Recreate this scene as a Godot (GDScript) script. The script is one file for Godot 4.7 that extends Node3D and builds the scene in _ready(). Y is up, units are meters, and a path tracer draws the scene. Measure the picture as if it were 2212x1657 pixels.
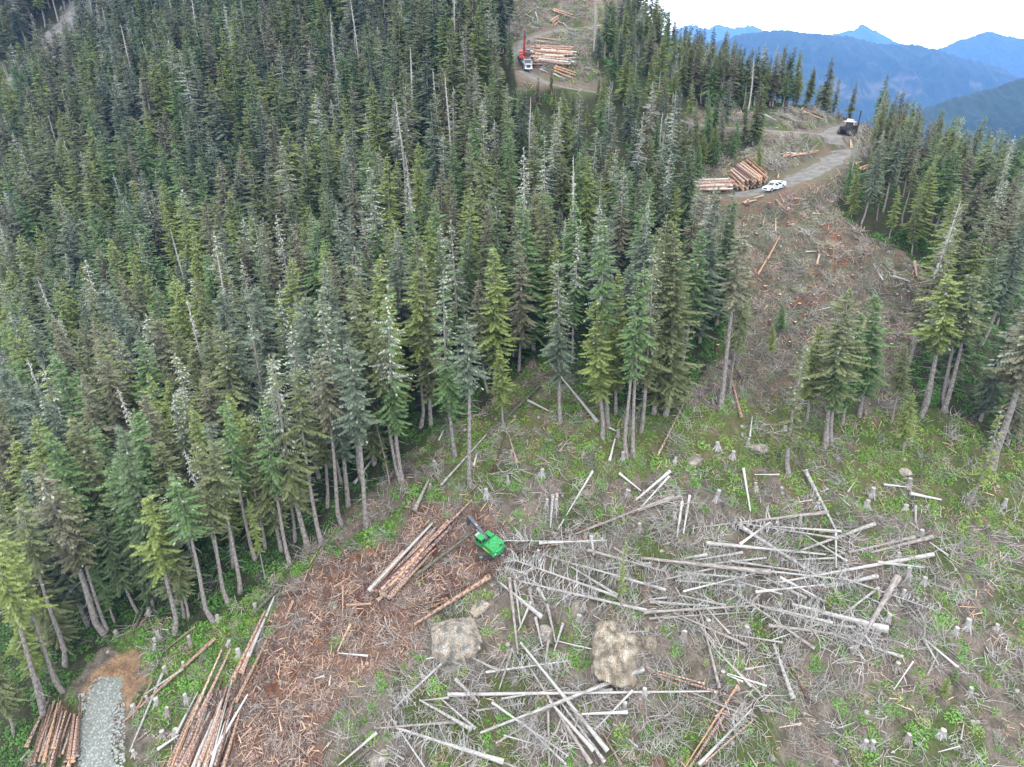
extends Node3D

# A logged mountainside seen from the air: forest, felled trees, log decks, machines and far blue mountains.
const F := 1400.0          # focal length for a 2212 x 1657 picture
const PITCH := deg_to_rad(-27.0)
const EYE := Vector3(0, 100, 0)

class MB:
	var v := PackedVector3Array()
	var n := PackedVector3Array()
	var c := PackedColorArray()
	var t := PackedVector2Array()
	var i := PackedInt32Array()
	var col := Color.WHITE

	func tri(a: Vector3, b: Vector3, d: Vector3) -> void:
		var k := v.size()
		v.append(a); v.append(b); v.append(d)
		c.append(col); c.append(col); c.append(col)
		i.append(k); i.append(k + 1); i.append(k + 2)

	func quad(a: Vector3, b: Vector3, d: Vector3, e: Vector3) -> void:
		var k := v.size()
		v.append(a); v.append(b); v.append(d); v.append(e)
		c.append(col); c.append(col); c.append(col); c.append(col)
		i.append(k); i.append(k + 1); i.append(k + 2)
		i.append(k); i.append(k + 2); i.append(k + 3)

	func box(tr: Transform3D, s: Vector3) -> void:
		var h := s * 0.5
		var p := []
		for a in 8:
			p.append(tr * Vector3(h.x if a & 1 else -h.x, h.y if a & 2 else -h.y, h.z if a & 4 else -h.z))
		for f in [[4, 6, 7, 5], [1, 3, 2, 0], [5, 7, 3, 1], [0, 2, 6, 4], [6, 2, 3, 7], [0, 4, 5, 1]]:
			quad(p[f[0]], p[f[1]], p[f[2]], p[f[3]])

	# a closed outline in the local (z, y) plane, pushed out along x by the width
	func slab(tr: Transform3D, outline: Array, x0: float, x1: float, inset := 0.0) -> void:
		var pl := PackedVector2Array()
		var mid := Vector2.ZERO
		for q in outline:
			pl.append(q)
			mid += q / outline.size()
		var sgn := 0.0
		for k in pl.size():
			sgn += pl[k].cross(pl[(k + 1) % pl.size()])
		if sgn > 0.0:
			pl.reverse()
		var ids := Geometry2D.triangulate_polygon(pl)
		for k in range(0, ids.size(), 3):
			var a := pl[ids[k]]; var b := pl[ids[k + 1]]; var d := pl[ids[k + 2]]
			tri(tr * Vector3(x1, a.y, a.x), tr * Vector3(x1, b.y, b.x), tr * Vector3(x1, d.y, d.x))
			a = a.lerp(mid, inset); b = b.lerp(mid, inset); d = d.lerp(mid, inset)
			tri(tr * Vector3(x0, a.y, a.x), tr * Vector3(x0, d.y, d.x), tr * Vector3(x0, b.y, b.x))
		for k in pl.size():
			var a := pl[k]; var b := pl[(k + 1) % pl.size()]
			var ai := a.lerp(mid, inset); var bi := b.lerp(mid, inset)
			quad(tr * Vector3(x0, ai.y, ai.x), tr * Vector3(x0, bi.y, bi.x), tr * Vector3(x1, b.y, b.x), tr * Vector3(x1, a.y, a.x))

	# a tube through points with a radius at each; smooth only if asked
	func tube(p: PackedVector3Array, r: PackedFloat32Array, sides: int, smooth := true, cap0 := false, cap1 := false, rough := 0.0, vscale := 1.0) -> void:
		var m := p.size()
		var start := v.size()
		var along := 0.0
		var side := Vector3.RIGHT
		for k in m:
			var ax: Vector3 = (p[mini(k + 1, m - 1)] - p[maxi(k - 1, 0)]).normalized()
			if absf(ax.dot(side)) > 0.9:
				side = Vector3.FORWARD if absf(ax.z) < 0.8 else Vector3.UP
			side = (side - ax * ax.dot(side)).normalized()
			var q := ax.cross(side)
			if k > 0:
				along += p[k].distance_to(p[k - 1])
			for s in sides + 1:
				var an := TAU * s / sides
				var o := side * cos(an) + q * sin(an)
				var rr := r[k] * (1.0 + rough * sin(an * 3.0 + k * 1.7 + start))
				v.append(p[k] + o * rr)
				if smooth:
					n.append(o)
				c.append(col)
				t.append(Vector2(float(s) / sides, along * vscale))
		var w := sides + 1
		for k in m - 1:
			for s in sides:
				var b := start + k * w + s
				i.append(b); i.append(b + w); i.append(b + w + 1)
				i.append(b); i.append(b + w + 1); i.append(b + 1)
		for e in 2:
			if (e == 0 and not cap0) or (e == 1 and not cap1):
				continue
			var k2 := 0 if e == 0 else m - 1
			var ax2: Vector3 = (p[1] - p[0]).normalized() * -1.0 if e == 0 else (p[m - 1] - p[m - 2]).normalized()
			var ctr := v.size()
			v.append(p[k2]); c.append(col); t.append(Vector2(0.5, 0.5))
			if smooth:
				n.append(ax2)
			for s in sides + 1:
				v.append(v[start + k2 * w + s]); c.append(col)
				t.append(Vector2(0.5 + 0.5 * cos(TAU * s / sides), 0.5 + 0.5 * sin(TAU * s / sides)))
				if smooth:
					n.append(ax2)
			for s in sides:
				if e == 1:
					i.append(ctr); i.append(ctr + 2 + s); i.append(ctr + 1 + s)
				else:
					i.append(ctr); i.append(ctr + 1 + s); i.append(ctr + 2 + s)

	func blade(p: Vector3, d: Vector3, up: Vector3, l: float, w: float) -> void:
		var s := d.cross(up).normalized() * w
		var m := p + d * l * 0.5 - up * w * 0.25
		quad(p, m - s, p + d * l - up * l * 0.12, m + s)

	func put(into: ArrayMesh = null, mat: Material = null) -> ArrayMesh:
		if into == null:
			into = ArrayMesh.new()
		if i.is_empty():
			return into
		var a := []
		a.resize(Mesh.ARRAY_MAX)
		a[Mesh.ARRAY_VERTEX] = v
		if n.size() == v.size():
			a[Mesh.ARRAY_NORMAL] = n
		if c.size() == v.size():
			a[Mesh.ARRAY_COLOR] = c
		if t.size() == v.size():
			a[Mesh.ARRAY_TEX_UV] = t
		a[Mesh.ARRAY_INDEX] = i
		into.add_surface_from_arrays(Mesh.PRIMITIVE_TRIANGLES, a)
		if mat:
			into.surface_set_material(into.get_surface_count() - 1, mat)
		return into

var rng := RandomNumberGenerator.new()
var taken := {}
var labels := {}
var M := {}
var cam_basis := Basis(Vector3.RIGHT, PITCH)

# ---- naming ----
func numbered(called: String) -> String:
	var k: int = taken.get(called, 0)
	taken[called] = k + 1
	return called if k == 0 else "%s_%03d" % [called, k]

func tag(o: Node, label: String, category: String, group := "", kind := "") -> void:
	if label in labels:
		labels[label] += 1
	else:
		labels[label] = 1
	o.set_meta("label", label)
	if category:
		o.set_meta("category", category)
	if group:
		o.set_meta("group", group)
	if kind:
		o.set_meta("kind", kind)

func thing(called: String, at: Vector3, label: String, category: String, group := "") -> Node3D:
	var o := Node3D.new()
	o.name = numbered(called)
	o.position = at
	add_child(o)
	tag(o, label, category, group)
	return o

func part(called: String, mesh: Mesh, mat: Material, parent: Node) -> MeshInstance3D:
	var o := MeshInstance3D.new()
	o.name = called
	o.mesh = mesh
	if mat:
		o.material_override = mat
	parent.add_child(o, true)
	return o

func whole(called: String, mesh: Mesh, mat: Material, tr: Transform3D) -> MeshInstance3D:
	var o := MeshInstance3D.new()
	o.name = numbered(called)
	o.mesh = mesh
	if mat:
		o.material_override = mat
	o.transform = tr
	add_child(o)
	return o

const ONES := ["zero", "one", "two", "three", "four", "five", "six", "seven", "eight", "nine", "ten", "eleven", "twelve", "thirteen", "fourteen", "fifteen", "sixteen", "seventeen", "eighteen", "nineteen"]
const TENS := ["", "", "twenty", "thirty", "forty", "fifty", "sixty", "seventy", "eighty", "ninety"]

func said(x: float, places: int) -> String:
	var k := int(floor(x)) if places else roundi(x)
	k = clampi(k, 0, 99)
	var w: String = ONES[k] if k < 20 else TENS[k / 10] + ("-" + ONES[k % 10] if k % 10 else "")
	if places:
		w += "-point-" + ONES[clampi(int((x - floor(x)) * 10.0), 0, 9)]
	return w

# a label that no other thing has: where its middle or tip shows in the photo, more finely when the coarse place is taken
func only(words: String, p: Vector3, tail := "") -> String:
	var q := project(p)
	var x := q.x / 22.12; var y := q.y / 16.57
	var l := ""
	for k in 12:
		var px := 0 if k == 0 else 1
		var py := 0 if k < 2 else 1
		l = "%s %s percent across and %s percent down%s" % [words, said(x + maxi(k - 2, 0) * 0.1, px), said(y, py), tail]
		if not (l in labels):
			break
	return l

# ---- camera geometry, used to read places off the photograph onto the hillside ----
func ray(u: float, w: float) -> Vector3:
	return cam_basis * Vector3((u - 1106.0) / F, (828.0 - w) / F, -1.0)

func project(p: Vector3) -> Vector2:
	var q := cam_basis.transposed() * (p - EYE)
	var d := maxf(-q.z, 0.1)
	return Vector2(1106.0 + q.x / d * F, 828.0 - q.y / d * F)

func depth(p: Vector3) -> float:
	return -(cam_basis.transposed() * (p - EYE)).z

func spot(u: float, w: float) -> Vector3:
	var r := ray(u, w)
	var d := 50.0
	while d < 620.0:
		var p := EYE + r * d
		if p.y < gh(p.x, p.z):
			var lo := d - 2.0
			for k in 8:
				var m := (lo + d) * 0.5
				p = EYE + r * m
				if p.y < gh(p.x, p.z):
					d = m
				else:
					lo = m
			break
		d += 2.0
	var e := EYE + r * d
	e.y = gh(e.x, e.z)
	return e

# the ground point on which a tree of that height shows its tip there
func tip_spot(u: float, w: float, tall: float) -> Vector3:
	var r := ray(u, w)
	var d := 60.0
	while d < 520.0:
		var p := EYE + r * d
		if p.y < gh(p.x, p.z) + tall:
			break
		d += 1.0
	var e := EYE + r * d
	e.y = gh(e.x, e.z)
	return e

# ---- the shape of the hillside: a smooth surface through surveyed points (east, height, south) ----
const X0 := -360.0
const Z0 := -520.0
const CELL := 2.0
const NX := 331
const NZ := 261
var grid := PackedFloat32Array()
var rough := PackedFloat32Array()
var bump := FastNoiseLite.new()
var fine := FastNoiseLite.new()
var patchy := FastNoiseLite.new()

const SURVEY := [
	-79.0, -98.2, -62.2, -62.0, -96.2, -61.0, -68.2, -94.0, -74.4, -74.5, -94.2, -83.3, -78.4, -94.5, -73.0, -106.7, -101.8, -99.6, 
	-146.2, -104.2, -154.5, -197.5, -77.2, -241.2, -260.7, -17.9, -361.2, -304.2, 28.1, -446.4, -38.5, -95.2, -60.4, 0.0, -94.2, -59.7, 
	36.9, -93.3, -59.1, 73.5, -91.3, -57.9, -42.9, -88.3, -76.2, 0.0, -89.2, -72.4, -3.5, -80.8, -91.3, -41.7, -82.9, -92.4, 
	-52.9, -87.4, -82.3, -32.8, -80.0, -96.2, -83.2, -82.5, -143.2, -46.4, -69.8, -144.0, -124.2, -56.4, -229.4, -59.4, -50.3, -204.5, 
	-100.5, -18.4, -260.0, -72.5, -21.5, -269.6, -48.5, 9.2, -302.1, -87.0, 21.9, -347.9, -162.0, 2.8, -338.1, -8.4, -73.0, -99.7, 
	21.2, -67.9, -104.6, 3.1, -55.9, -139.9, 3.7, -32.3, -183.3, 4.1, -0.7, -224.1, 18.3, 10.7, -258.0, -1.0, 17.7, -280.6, 
	18.8, -6.3, -216.8, 29.8, -52.9, -132.4, 35.3, -30.5, -173.0, 38.9, -15.9, -199.5, 63.7, -29.2, -162.5, 66.6, -41.7, -143.8, 
	58.6, -51.4, -128.7, 49.0, -63.0, -109.3, 50.5, -70.8, -97.5, 45.8, -81.5, -79.7, 95.7, -20.1, -197.4, 50.7, -17.8, -193.0, 
	84.0, -23.6, -181.0, 75.8, -13.7, -211.9, 60.1, -5.1, -249.9, 51.4, 8.5, -279.3, 101.6, -18.3, -220.7, 95.1, -24.7, -180.5, 
	88.4, -38.7, -150.9, 79.8, -61.7, -108.9, 81.6, -71.4, -92.7, 83.7, -80.0, -78.2, 104.3, -57.6, -118.8, 128.0, -39.7, -161.6, 
	33.9, 18.0, -298.7, 51.0, 15.1, -295.0, 45.0, -50.0, -310.0, 120.0, -70.0, -270.0, 160.0, -62.0, -220.0, 200.0, -85.0, -180.0, 
	190.0, -80.0, -110.0, 150.0, -100.0, -50.0, 0.0, -108.0, -30.0, -150.0, -112.0, -50.0, -250.0, -115.0, -200.0, -320.0, 0.0, -440.0, 
	-60.0, 60.0, -420.0, -200.0, 75.0, -520.0, 100.0, -60.0, -400.0, 30.0, 25.0, -330.0, 
]

func build_ground_shape() -> void:
	var c: Array[Vector3] = []
	for k in range(0, SURVEY.size(), 3):
		c.append(Vector3(SURVEY[k], SURVEY[k + 1], SURVEY[k + 2]))
	var m := c.size()
	var s := m + 3
	var a := []
	for r in s:
		var row := PackedFloat64Array()
		row.resize(s + 1)
		if r < m:
			for q in m:
				var d2 := (c[r].x - c[q].x) ** 2 + (c[r].z - c[q].z) ** 2
				row[q] = 60.0 if q == r else 0.5 * d2 * log(maxf(d2, 1e-9))
			row[m] = 1.0; row[m + 1] = c[r].x; row[m + 2] = c[r].z
			row[s] = c[r].y
		else:
			for q in m:
				row[q] = [1.0, c[q].x, c[q].z][r - m]
		a.append(row)
	for k in s:
		var best := k
		for r in range(k, s):
			if absf(a[r][k]) > absf(a[best][k]):
				best = r
		var hold: PackedFloat64Array = a[k]; a[k] = a[best]; a[best] = hold
		var pk: PackedFloat64Array = a[k]
		for r in range(k + 1, s):
			var ar: PackedFloat64Array = a[r]
			var f := ar[k] / pk[k]
			if f != 0.0:
				for q in range(k, s + 1):
					ar[q] -= f * pk[q]
			a[r] = ar
	var w := PackedFloat64Array()
	w.resize(s)
	for k in range(s - 1, -1, -1):
		var sum: float = a[k][s]
		for q in range(k + 1, s):
			sum -= a[k][q] * w[q]
		w[k] = sum / a[k][k]
	var cx := PackedFloat64Array(); var cz := PackedFloat64Array()
	for p in c:
		cx.append(p.x); cz.append(p.z)
	# every third cell exactly, the rest between
	grid.resize(NX * NZ); rough.resize(NX * NZ)
	rough.fill(1.0)
	for j in range(0, NZ, 2):
		for k in range(0, NX, 2):
			var x := X0 + k * CELL
			var z := Z0 + j * CELL
			var h := w[m] + w[m + 1] * x + w[m + 2] * z
			for q in m:
				var d2 := (x - cx[q]) * (x - cx[q]) + (z - cz[q]) * (z - cz[q]) + 1e-6
				h += w[q] * 0.5 * d2 * log(d2)
			grid[j * NX + k] = h + 100.0
	for j in range(0, NZ, 2):
		for k in range(1, NX - 1, 2):
			var a0 := grid[j * NX + k - 1]; var a1 := grid[j * NX + k + 1]
			grid[j * NX + k] = (a0 + a1) * 0.5
			if k > 2 and k < NX - 4:
				grid[j * NX + k] = (a0 + a1) * 0.5625 - (grid[j * NX + k - 3] + grid[j * NX + k + 3]) * 0.0625
	for j in range(1, NZ - 1, 2):
		for k in NX:
			grid[j * NX + k] = (grid[(j - 1) * NX + k] + grid[(j + 1) * NX + k]) * 0.5
			if j > 2 and j < NZ - 4:
				grid[j * NX + k] = (grid[(j - 1) * NX + k] + grid[(j + 1) * NX + k]) * 0.5625 - (grid[(j - 3) * NX + k] + grid[(j + 3) * NX + k]) * 0.0625

func cell(a: PackedFloat32Array, x: float, z: float) -> float:
	var fx := clampf((x - X0) / CELL, 0.0, NX - 1.001)
	var fz := clampf((z - Z0) / CELL, 0.0, NZ - 1.001)
	var k := int(fx); var j := int(fz)
	fx -= k; fz -= j
	var b := j * NX + k
	return lerpf(lerpf(a[b], a[b + 1], fx), lerpf(a[b + NX], a[b + NX + 1], fx), fz)

func gh(x: float, z: float) -> float:
	var h := cell(grid, x, z)
	var off := maxf(maxf(X0 - x, x - (X0 + (NX - 1) * CELL)), maxf(Z0 - z, z - (Z0 + (NZ - 1) * CELL)))
	if off > 0.0:
		return h - off * 0.9
	var k := cell(rough, x, z)
	if k > 0.01:
		h += k * (bump.get_noise_2d(x, z) * 1.1 + fine.get_noise_2d(x, z) * 0.3)
	return h

func ground_up(x: float, z: float, e := 1.5) -> Vector3:
	return Vector3(gh(x - e, z) - gh(x + e, z), 2.0 * e, gh(x, z - e) - gh(x, z + e)).normalized()

# a road bed: the ground along the path is cut and filled level from side to side
func cut_bed(path: PackedVector3Array, half: float) -> void:
	for j in NZ:
		for k in NX:
			var x := X0 + k * CELL; var z := Z0 + j * CELL
			var best := 1e9; var hy := 0.0
			for q in path.size() - 1:
				var p := Vector2(path[q].x, path[q].z); var e := Vector2(path[q + 1].x, path[q + 1].z)
				if absf(x - p.x) > 40.0 or absf(z - p.y) > 40.0:
					continue
				var f := clampf((Vector2(x, z) - p).dot(e - p) / maxf((e - p).length_squared(), 0.01), 0.0, 1.0)
				var d := Vector2(x, z).distance_to(p.lerp(e, f))
				if d < best:
					best = d
					hy = lerpf(path[q].y, path[q + 1].y, f)
			if best < half + 5.0:
				var s := 1.0 - smoothstep(half + 1.0, half + 5.0, best)
				grid[j * NX + k] = lerpf(grid[j * NX + k], hy, s)
				rough[j * NX + k] = minf(rough[j * NX + k], 1.0 - s)

func curve(pts: Array, step := 1.5) -> PackedVector3Array:
	var cv := Curve3D.new()
	for k in pts.size():
		var a: Vector3 = pts[maxi(k - 1, 0)]; var b: Vector3 = pts[mini(k + 1, pts.size() - 1)]
		cv.add_point(pts[k], (a - b) * 0.17, (b - a) * 0.17)
	cv.bake_interval = step
	return cv.get_baked_points()

func ribbon(path: PackedVector3Array, half0: float, lift: float, round_end := false) -> ArrayMesh:
	var b := MB.new()
	var rows := []
	var wob := FastNoiseLite.new()
	wob.frequency = 0.13
	wob.seed = 5
	for k in path.size():
		var a: Vector3 = (path[mini(k + 1, path.size() - 1)] - path[maxi(k - 1, 0)])
		var side := Vector3(-a.z, 0, a.x).normalized()
		var half := half0
		if round_end and k * 1.5 < half0:
			half = sqrt(maxf(0.01, half0 * half0 - pow(half0 - k * 1.5, 2.0)))
		var row := []
		for s in 9:
			var f := s / 4.0 - 1.0
			var p: Vector3 = path[k] + side * f * half * (1.0 + 0.5 * wob.get_noise_2d(k * 1.5, f * 40.0))
			p.y = gh(p.x, p.z) + lift * (1.0 - pow(absf(f), 6.0) * 1.6)
			row.append(p)
		rows.append(row)
	for k in rows.size() - 1:
		for s in 8:
			b.quad(rows[k][s], rows[k + 1][s], rows[k + 1][s + 1], rows[k][s + 1])
	return b.put()

# ---- materials ----
func noise_tex(freq: float, stops: Array, size := 512, kind := FastNoiseLite.TYPE_SIMPLEX_SMOOTH, octaves := 4, seed_ := 1, height := false, tall := 0) -> NoiseTexture2D:
	var nz := FastNoiseLite.new()
	nz.noise_type = kind
	nz.frequency = freq
	nz.fractal_octaves = octaves
	nz.seed = seed_
	var tx := NoiseTexture2D.new()
	tx.width = size
	tx.height = tall if tall else size
	tx.seamless = true
	tx.noise = nz
	if not height:
		var g := Gradient.new()
		var off := PackedFloat32Array(); var cs := PackedColorArray()
		for s in stops:
			off.append(s[0]); cs.append(Color(s[1], s[2], s[3]).linear_to_srgb())
		g.offsets = off; g.colors = cs
		tx.color_ramp = g
	return tx

func plain(r: float, g: float, b: float, roughness := 0.8, metal := 0.0) -> StandardMaterial3D:
	var m := StandardMaterial3D.new()
	m.albedo_color = Color(r, g, b).linear_to_srgb()
	m.roughness = roughness
	m.metallic = metal
	return m

func surfaced(tx: Texture2D, scale: Vector3, triplanar := 0, vertex := false) -> StandardMaterial3D:
	var m := StandardMaterial3D.new()
	m.albedo_texture = tx
	m.roughness = 0.9
	m.metallic_specular = 0.25
	m.uv1_scale = scale
	m.uv1_triplanar = triplanar > 0
	m.uv1_world_triplanar = triplanar > 1
	m.vertex_color_use_as_albedo = vertex
	return m

# ---- plants ----
func conifer(sd: int, o: Dictionary) -> Array:
	rng.seed = sd
	var tall := 30.0
	var bare: float = o.get("bare", 0.35)
	var rad: float = o.get("rad", 2.6)
	var lich: float = o.get("lichen", 0.0)
	var lfrom: float = o.get("lfrom", 0.6)
	var gap: float = o.get("gap", 0.12)
	var droop: float = o.get("droop", 0.35)
	var tr := MB.new()
	var pts := PackedVector3Array(); var rs := PackedFloat32Array()
	var bend := Vector3(rng.randf_range(-0.5, 0.5), 0, rng.randf_range(-0.5, 0.5))
	var sweep: Vector3 = Vector3(rng.randf_range(-0.6, 0.6), 0, rng.randf_range(0.1, 0.7)) * o.get("sweep", 0.6)
	for k in 11:
		var f := k / 10.0
		pts.append(Vector3(0, f * tall, 0) + bend * sin(f * PI) + sweep * exp(-f * 22.0))
		rs.append((0.29 * pow(1.0 - f, 0.8) + 0.03) * (1.0 + 0.3 * exp(-f * 30.0)))
	pts.insert(0, pts[0] - Vector3(0, 2.5, 0)); rs.insert(0, rs[0] * 1.25)
	tr.tube(pts, rs, 8, true, false, true, 0.04, 0.25)
	var fo := MB.new(); var li := MB.new()
	var at := func(y: float) -> Vector3:
		var f := y / tall
		return Vector3(0, y, 0) + bend * sin(f * PI)
	# bare dead limbs under the crown
	for k in int(o.get("stubs", 16)):
		var y := tall * rng.randf_range(0.14, bare + 0.12)
		stick(li, at.call(y), rng.randf() * TAU, rng.randf_range(0.5, 2.0), -0.3, 0.035)
	var y := tall * bare
	while y < tall - 0.3:
		var t := (y / tall - bare) / (1.0 - bare)
		var prof := rad * pow(1.0 - t, float(o.get("taper", 0.8))) * (0.5 + 0.5 * smoothstep(0.0, 0.22, t)) + 0.25
		var c: Vector3 = at.call(y)
		var n := 5 + rng.randi() % 3
		if rng.randf() < 0.1:
			n -= 3
		for k in n:
			if rng.randf() < gap:
				continue
			var az := rng.randf() * TAU
			var l := prof * rng.randf_range(0.5, 1.15) * (1.0 + 0.3 * sin(az * 2.0 + y * 0.9 + sd) + 0.18 * sin(az * 3.0 - y * 2.1))
			if rng.randf() < 0.05:
				l *= 1.35
			var el := lerpf(-0.22, 0.55, t * t) + rng.randf_range(-0.2, 0.2)
			var out := Vector3(cos(az), 0, sin(az))
			var dead := rng.randf() < lich * smoothstep(lfrom - 0.12, lfrom + 0.1, y / tall)
			var b := li if dead else fo
			var step := 0.27
			var s := minf(0.3, l * 0.25)
			var tone := rng.randf_range(0.6, 1.3)
			while s < l:
				var f := s / l
				var p := c + out * s * cos(el) + Vector3(0, s * sin(el) - droop * l * f * f * 0.5 + 0.1 * l * f * f * f, 0)
				var dir := (out * cos(el) + Vector3(0, sin(el) - droop * f, 0)).normalized()
				var side := Vector3(-out.z, 0, out.x)
				var bl := (0.36 + 0.22 * l * (1.0 - f)) * rng.randf_range(0.75, 1.25)
				for sg in [-1.0, 1.0]:
					var d: Vector3 = (dir * 0.62 + side * sg * 0.75 + Vector3(0, rng.randf_range(-0.75, 0.05), 0)).normalized()
					if dead:
						bl *= 0.72
						d = (d + Vector3(0, -0.7, 0)).normalized()
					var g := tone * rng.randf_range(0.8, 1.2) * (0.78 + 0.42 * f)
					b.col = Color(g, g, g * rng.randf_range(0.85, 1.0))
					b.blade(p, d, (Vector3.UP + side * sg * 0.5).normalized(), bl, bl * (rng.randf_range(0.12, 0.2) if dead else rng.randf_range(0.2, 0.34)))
				s += step * rng.randf_range(0.8, 1.2)
			var pe := c + out * l * cos(el) + Vector3(0, l * sin(el) - droop * l * 0.5 + 0.1 * l, 0)
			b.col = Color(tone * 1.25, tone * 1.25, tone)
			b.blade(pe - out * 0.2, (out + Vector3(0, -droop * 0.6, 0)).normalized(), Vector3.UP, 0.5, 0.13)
		y += rng.randf_range(0.3, 0.52)
	fo.col = Color(1.1, 1.1, 1)
	for k in 6:
		var az := k * 1.05
		(li if lich > 0.5 else fo).blade(at.call(tall - 0.5 + k * 0.1), Vector3(cos(az) * 0.5, 1, sin(az) * 0.5).normalized(), Vector3(cos(az), 0.2, sin(az)), 0.7, 0.1)
	var crown := fo.put()
	li.put(crown)
	return [tr.put(), crown]

# one crooked dead limb
func stick(b: MB, p: Vector3, az: float, l: float, el: float, r: float, sides := 3, curl := 0.5) -> void:
	var pts := PackedVector3Array(); var rs := PackedFloat32Array()
	var d := Vector3(cos(az) * cos(el), sin(el), sin(az) * cos(el))
	var turn := Vector3(rng.randf_range(-1, 1), rng.randf_range(-1, 0.6), rng.randf_range(-1, 1)) * curl
	var q := p
	var n := 5
	for k in n:
		pts.append(q)
		rs.append(r * (1.0 - 0.75 * k / (n - 1.0)))
		q += d * l / (n - 1.0)
		d = (d + turn * 0.35 + Vector3(rng.randf_range(-0.2, 0.2), rng.randf_range(-0.2, 0.2), rng.randf_range(-0.2, 0.2))).normalized()
	b.tube(pts, rs, sides, false)

func snag(sd: int, ghost: float) -> Array:
	rng.seed = sd
	var tall := 30.0
	var tr := MB.new()
	var pts := PackedVector3Array(); var rs := PackedFloat32Array()
	var bend := Vector3(rng.randf_range(-0.6, 0.6), 0, rng.randf_range(-0.6, 0.6))
	for k in 11:
		var f := k / 10.0
		pts.append(Vector3(0, f * tall, 0) + bend * sin(f * PI * 1.4))
		rs.append(0.30 * pow(1.0 - f, 0.7) + 0.04)
	pts.insert(0, Vector3(0, -2.5, 0)); rs.insert(0, 0.6)
	tr.tube(pts, rs, 8, true, false, true, 0.06, 0.25)
	var b := MB.new()
	var n := int(lerpf(60, 150, ghost))
	for k in n:
		var t := pow(rng.randf(), 0.8)
		var y := lerpf(tall * 0.3, tall * 0.98, t)
		var l := (lerpf(2.8, 0.5, t) * lerpf(0.6, 1.0, ghost)) * rng.randf_range(0.5, 1.15)
		var az := rng.randf() * TAU
		var c := Vector3(0, y, 0) + bend * sin(y / tall * PI * 1.4)
		var g := rng.randf_range(0.8, 1.15)
		b.col = Color(g, g, g)
		stick(b, c, az, l, rng.randf_range(-0.35, 0.35), 0.07, 3, 0.6)
		for q in int(ghost * 7):
			var s := rng.randf_range(0.3, 1.0) * l
			b.blade(c + Vector3(cos(az), rng.randf_range(-0.2, 0.1), sin(az)) * s, Vector3(rng.randf_range(-1, 1), -0.5, rng.randf_range(-1, 1)).normalized(), Vector3.UP, rng.randf_range(0.3, 0.6), 0.09)
	return [tr.put(), b.put()]

func bush(sd: int, leaves: int, flat: float, lw: float) -> ArrayMesh:
	rng.seed = sd
	var b := MB.new()
	var lumps := []
	for k in 5:
		lumps.append(Vector3(rng.randf_range(-0.7, 0.7), 0, rng.randf_range(-0.7, 0.7)))
	for k in leaves:
		var c: Vector3 = lumps[k % 5]
		var az := rng.randf() * TAU; var up := asin(rng.randf_range(-0.05, 1.0))
		var o := Vector3(cos(az) * cos(up), sin(up), sin(az) * cos(up))
		var p := c + o * rng.randf_range(0.35, 0.62) * Vector3(1, flat, 1)
		var d := (o + Vector3(rng.randf_range(-0.9, 0.9), rng.randf_range(-0.5, 0.5), rng.randf_range(-0.9, 0.9))).normalized()
		var g := rng.randf_range(0.65, 1.25)
		b.col = Color(g * rng.randf_range(0.85, 1.15), g, g * rng.randf_range(0.7, 1.0))
		b.blade(p, d, (Vector3.UP + o * 0.4).normalized(), rng.randf_range(0.22, 0.42), lw * rng.randf_range(0.08, 0.15))
	return b.put()

func tangle(sd: int, count: int, spread: float, l0: float, l1: float, r: float, lay := 0.3) -> ArrayMesh:
	rng.seed = sd
	var b := MB.new()
	var main := rng.randf() * TAU
	for k in count:
		var g := rng.randf_range(0.6, 1.2)
		b.col = Color(g, g * rng.randf_range(0.94, 1.0), g * rng.randf_range(0.88, 1.0))
		var az := main + rng.randfn(0.0, 0.7) + (PI if rng.randf() < 0.4 else 0.0)
		stick(b, Vector3(rng.randf_range(-spread, spread), rng.randf_range(0.0, 0.35), rng.randf_range(-spread, spread)), az, rng.randf_range(l0, l1), rng.randf_range(-0.1, lay + 0.2), r * rng.randf_range(0.5, 1.3), 3, 0.75)
	return b.put()

func splinter(sd: int, n: int, spread: float) -> ArrayMesh:
	rng.seed = sd
	var b := MB.new()
	for k in n:
		var g := rng.randf_range(0.6, 1.2)
		b.col = Color(g, g * rng.randf_range(0.88, 1.0), g * rng.randf_range(0.8, 1.0))
		var l := rng.randf_range(0.3, 1.6) * (1.0 if rng.randf() < 0.8 else 1.8)
		var w := rng.randf_range(0.05, 0.17)
		var bs := Basis.from_euler(Vector3(rng.randf_range(-0.25, 0.25), rng.randf() * TAU, rng.randf() * TAU))
		var tr := Transform3D(bs, Vector3(rng.randf_range(-spread, spread), rng.randf_range(0.0, 0.25), rng.randf_range(-spread, spread)))
		var p := tr * Vector3(0, 0, -l * 0.5); var q := tr * Vector3(rng.randf_range(-0.1, 0.1), 0.05, l * 0.5)
		b.tube(PackedVector3Array([p, p.lerp(q, 0.6), q]), PackedFloat32Array([w * 0.5, w * 0.45, w * 0.12]), 4, false, true)
	return b.put()

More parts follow.
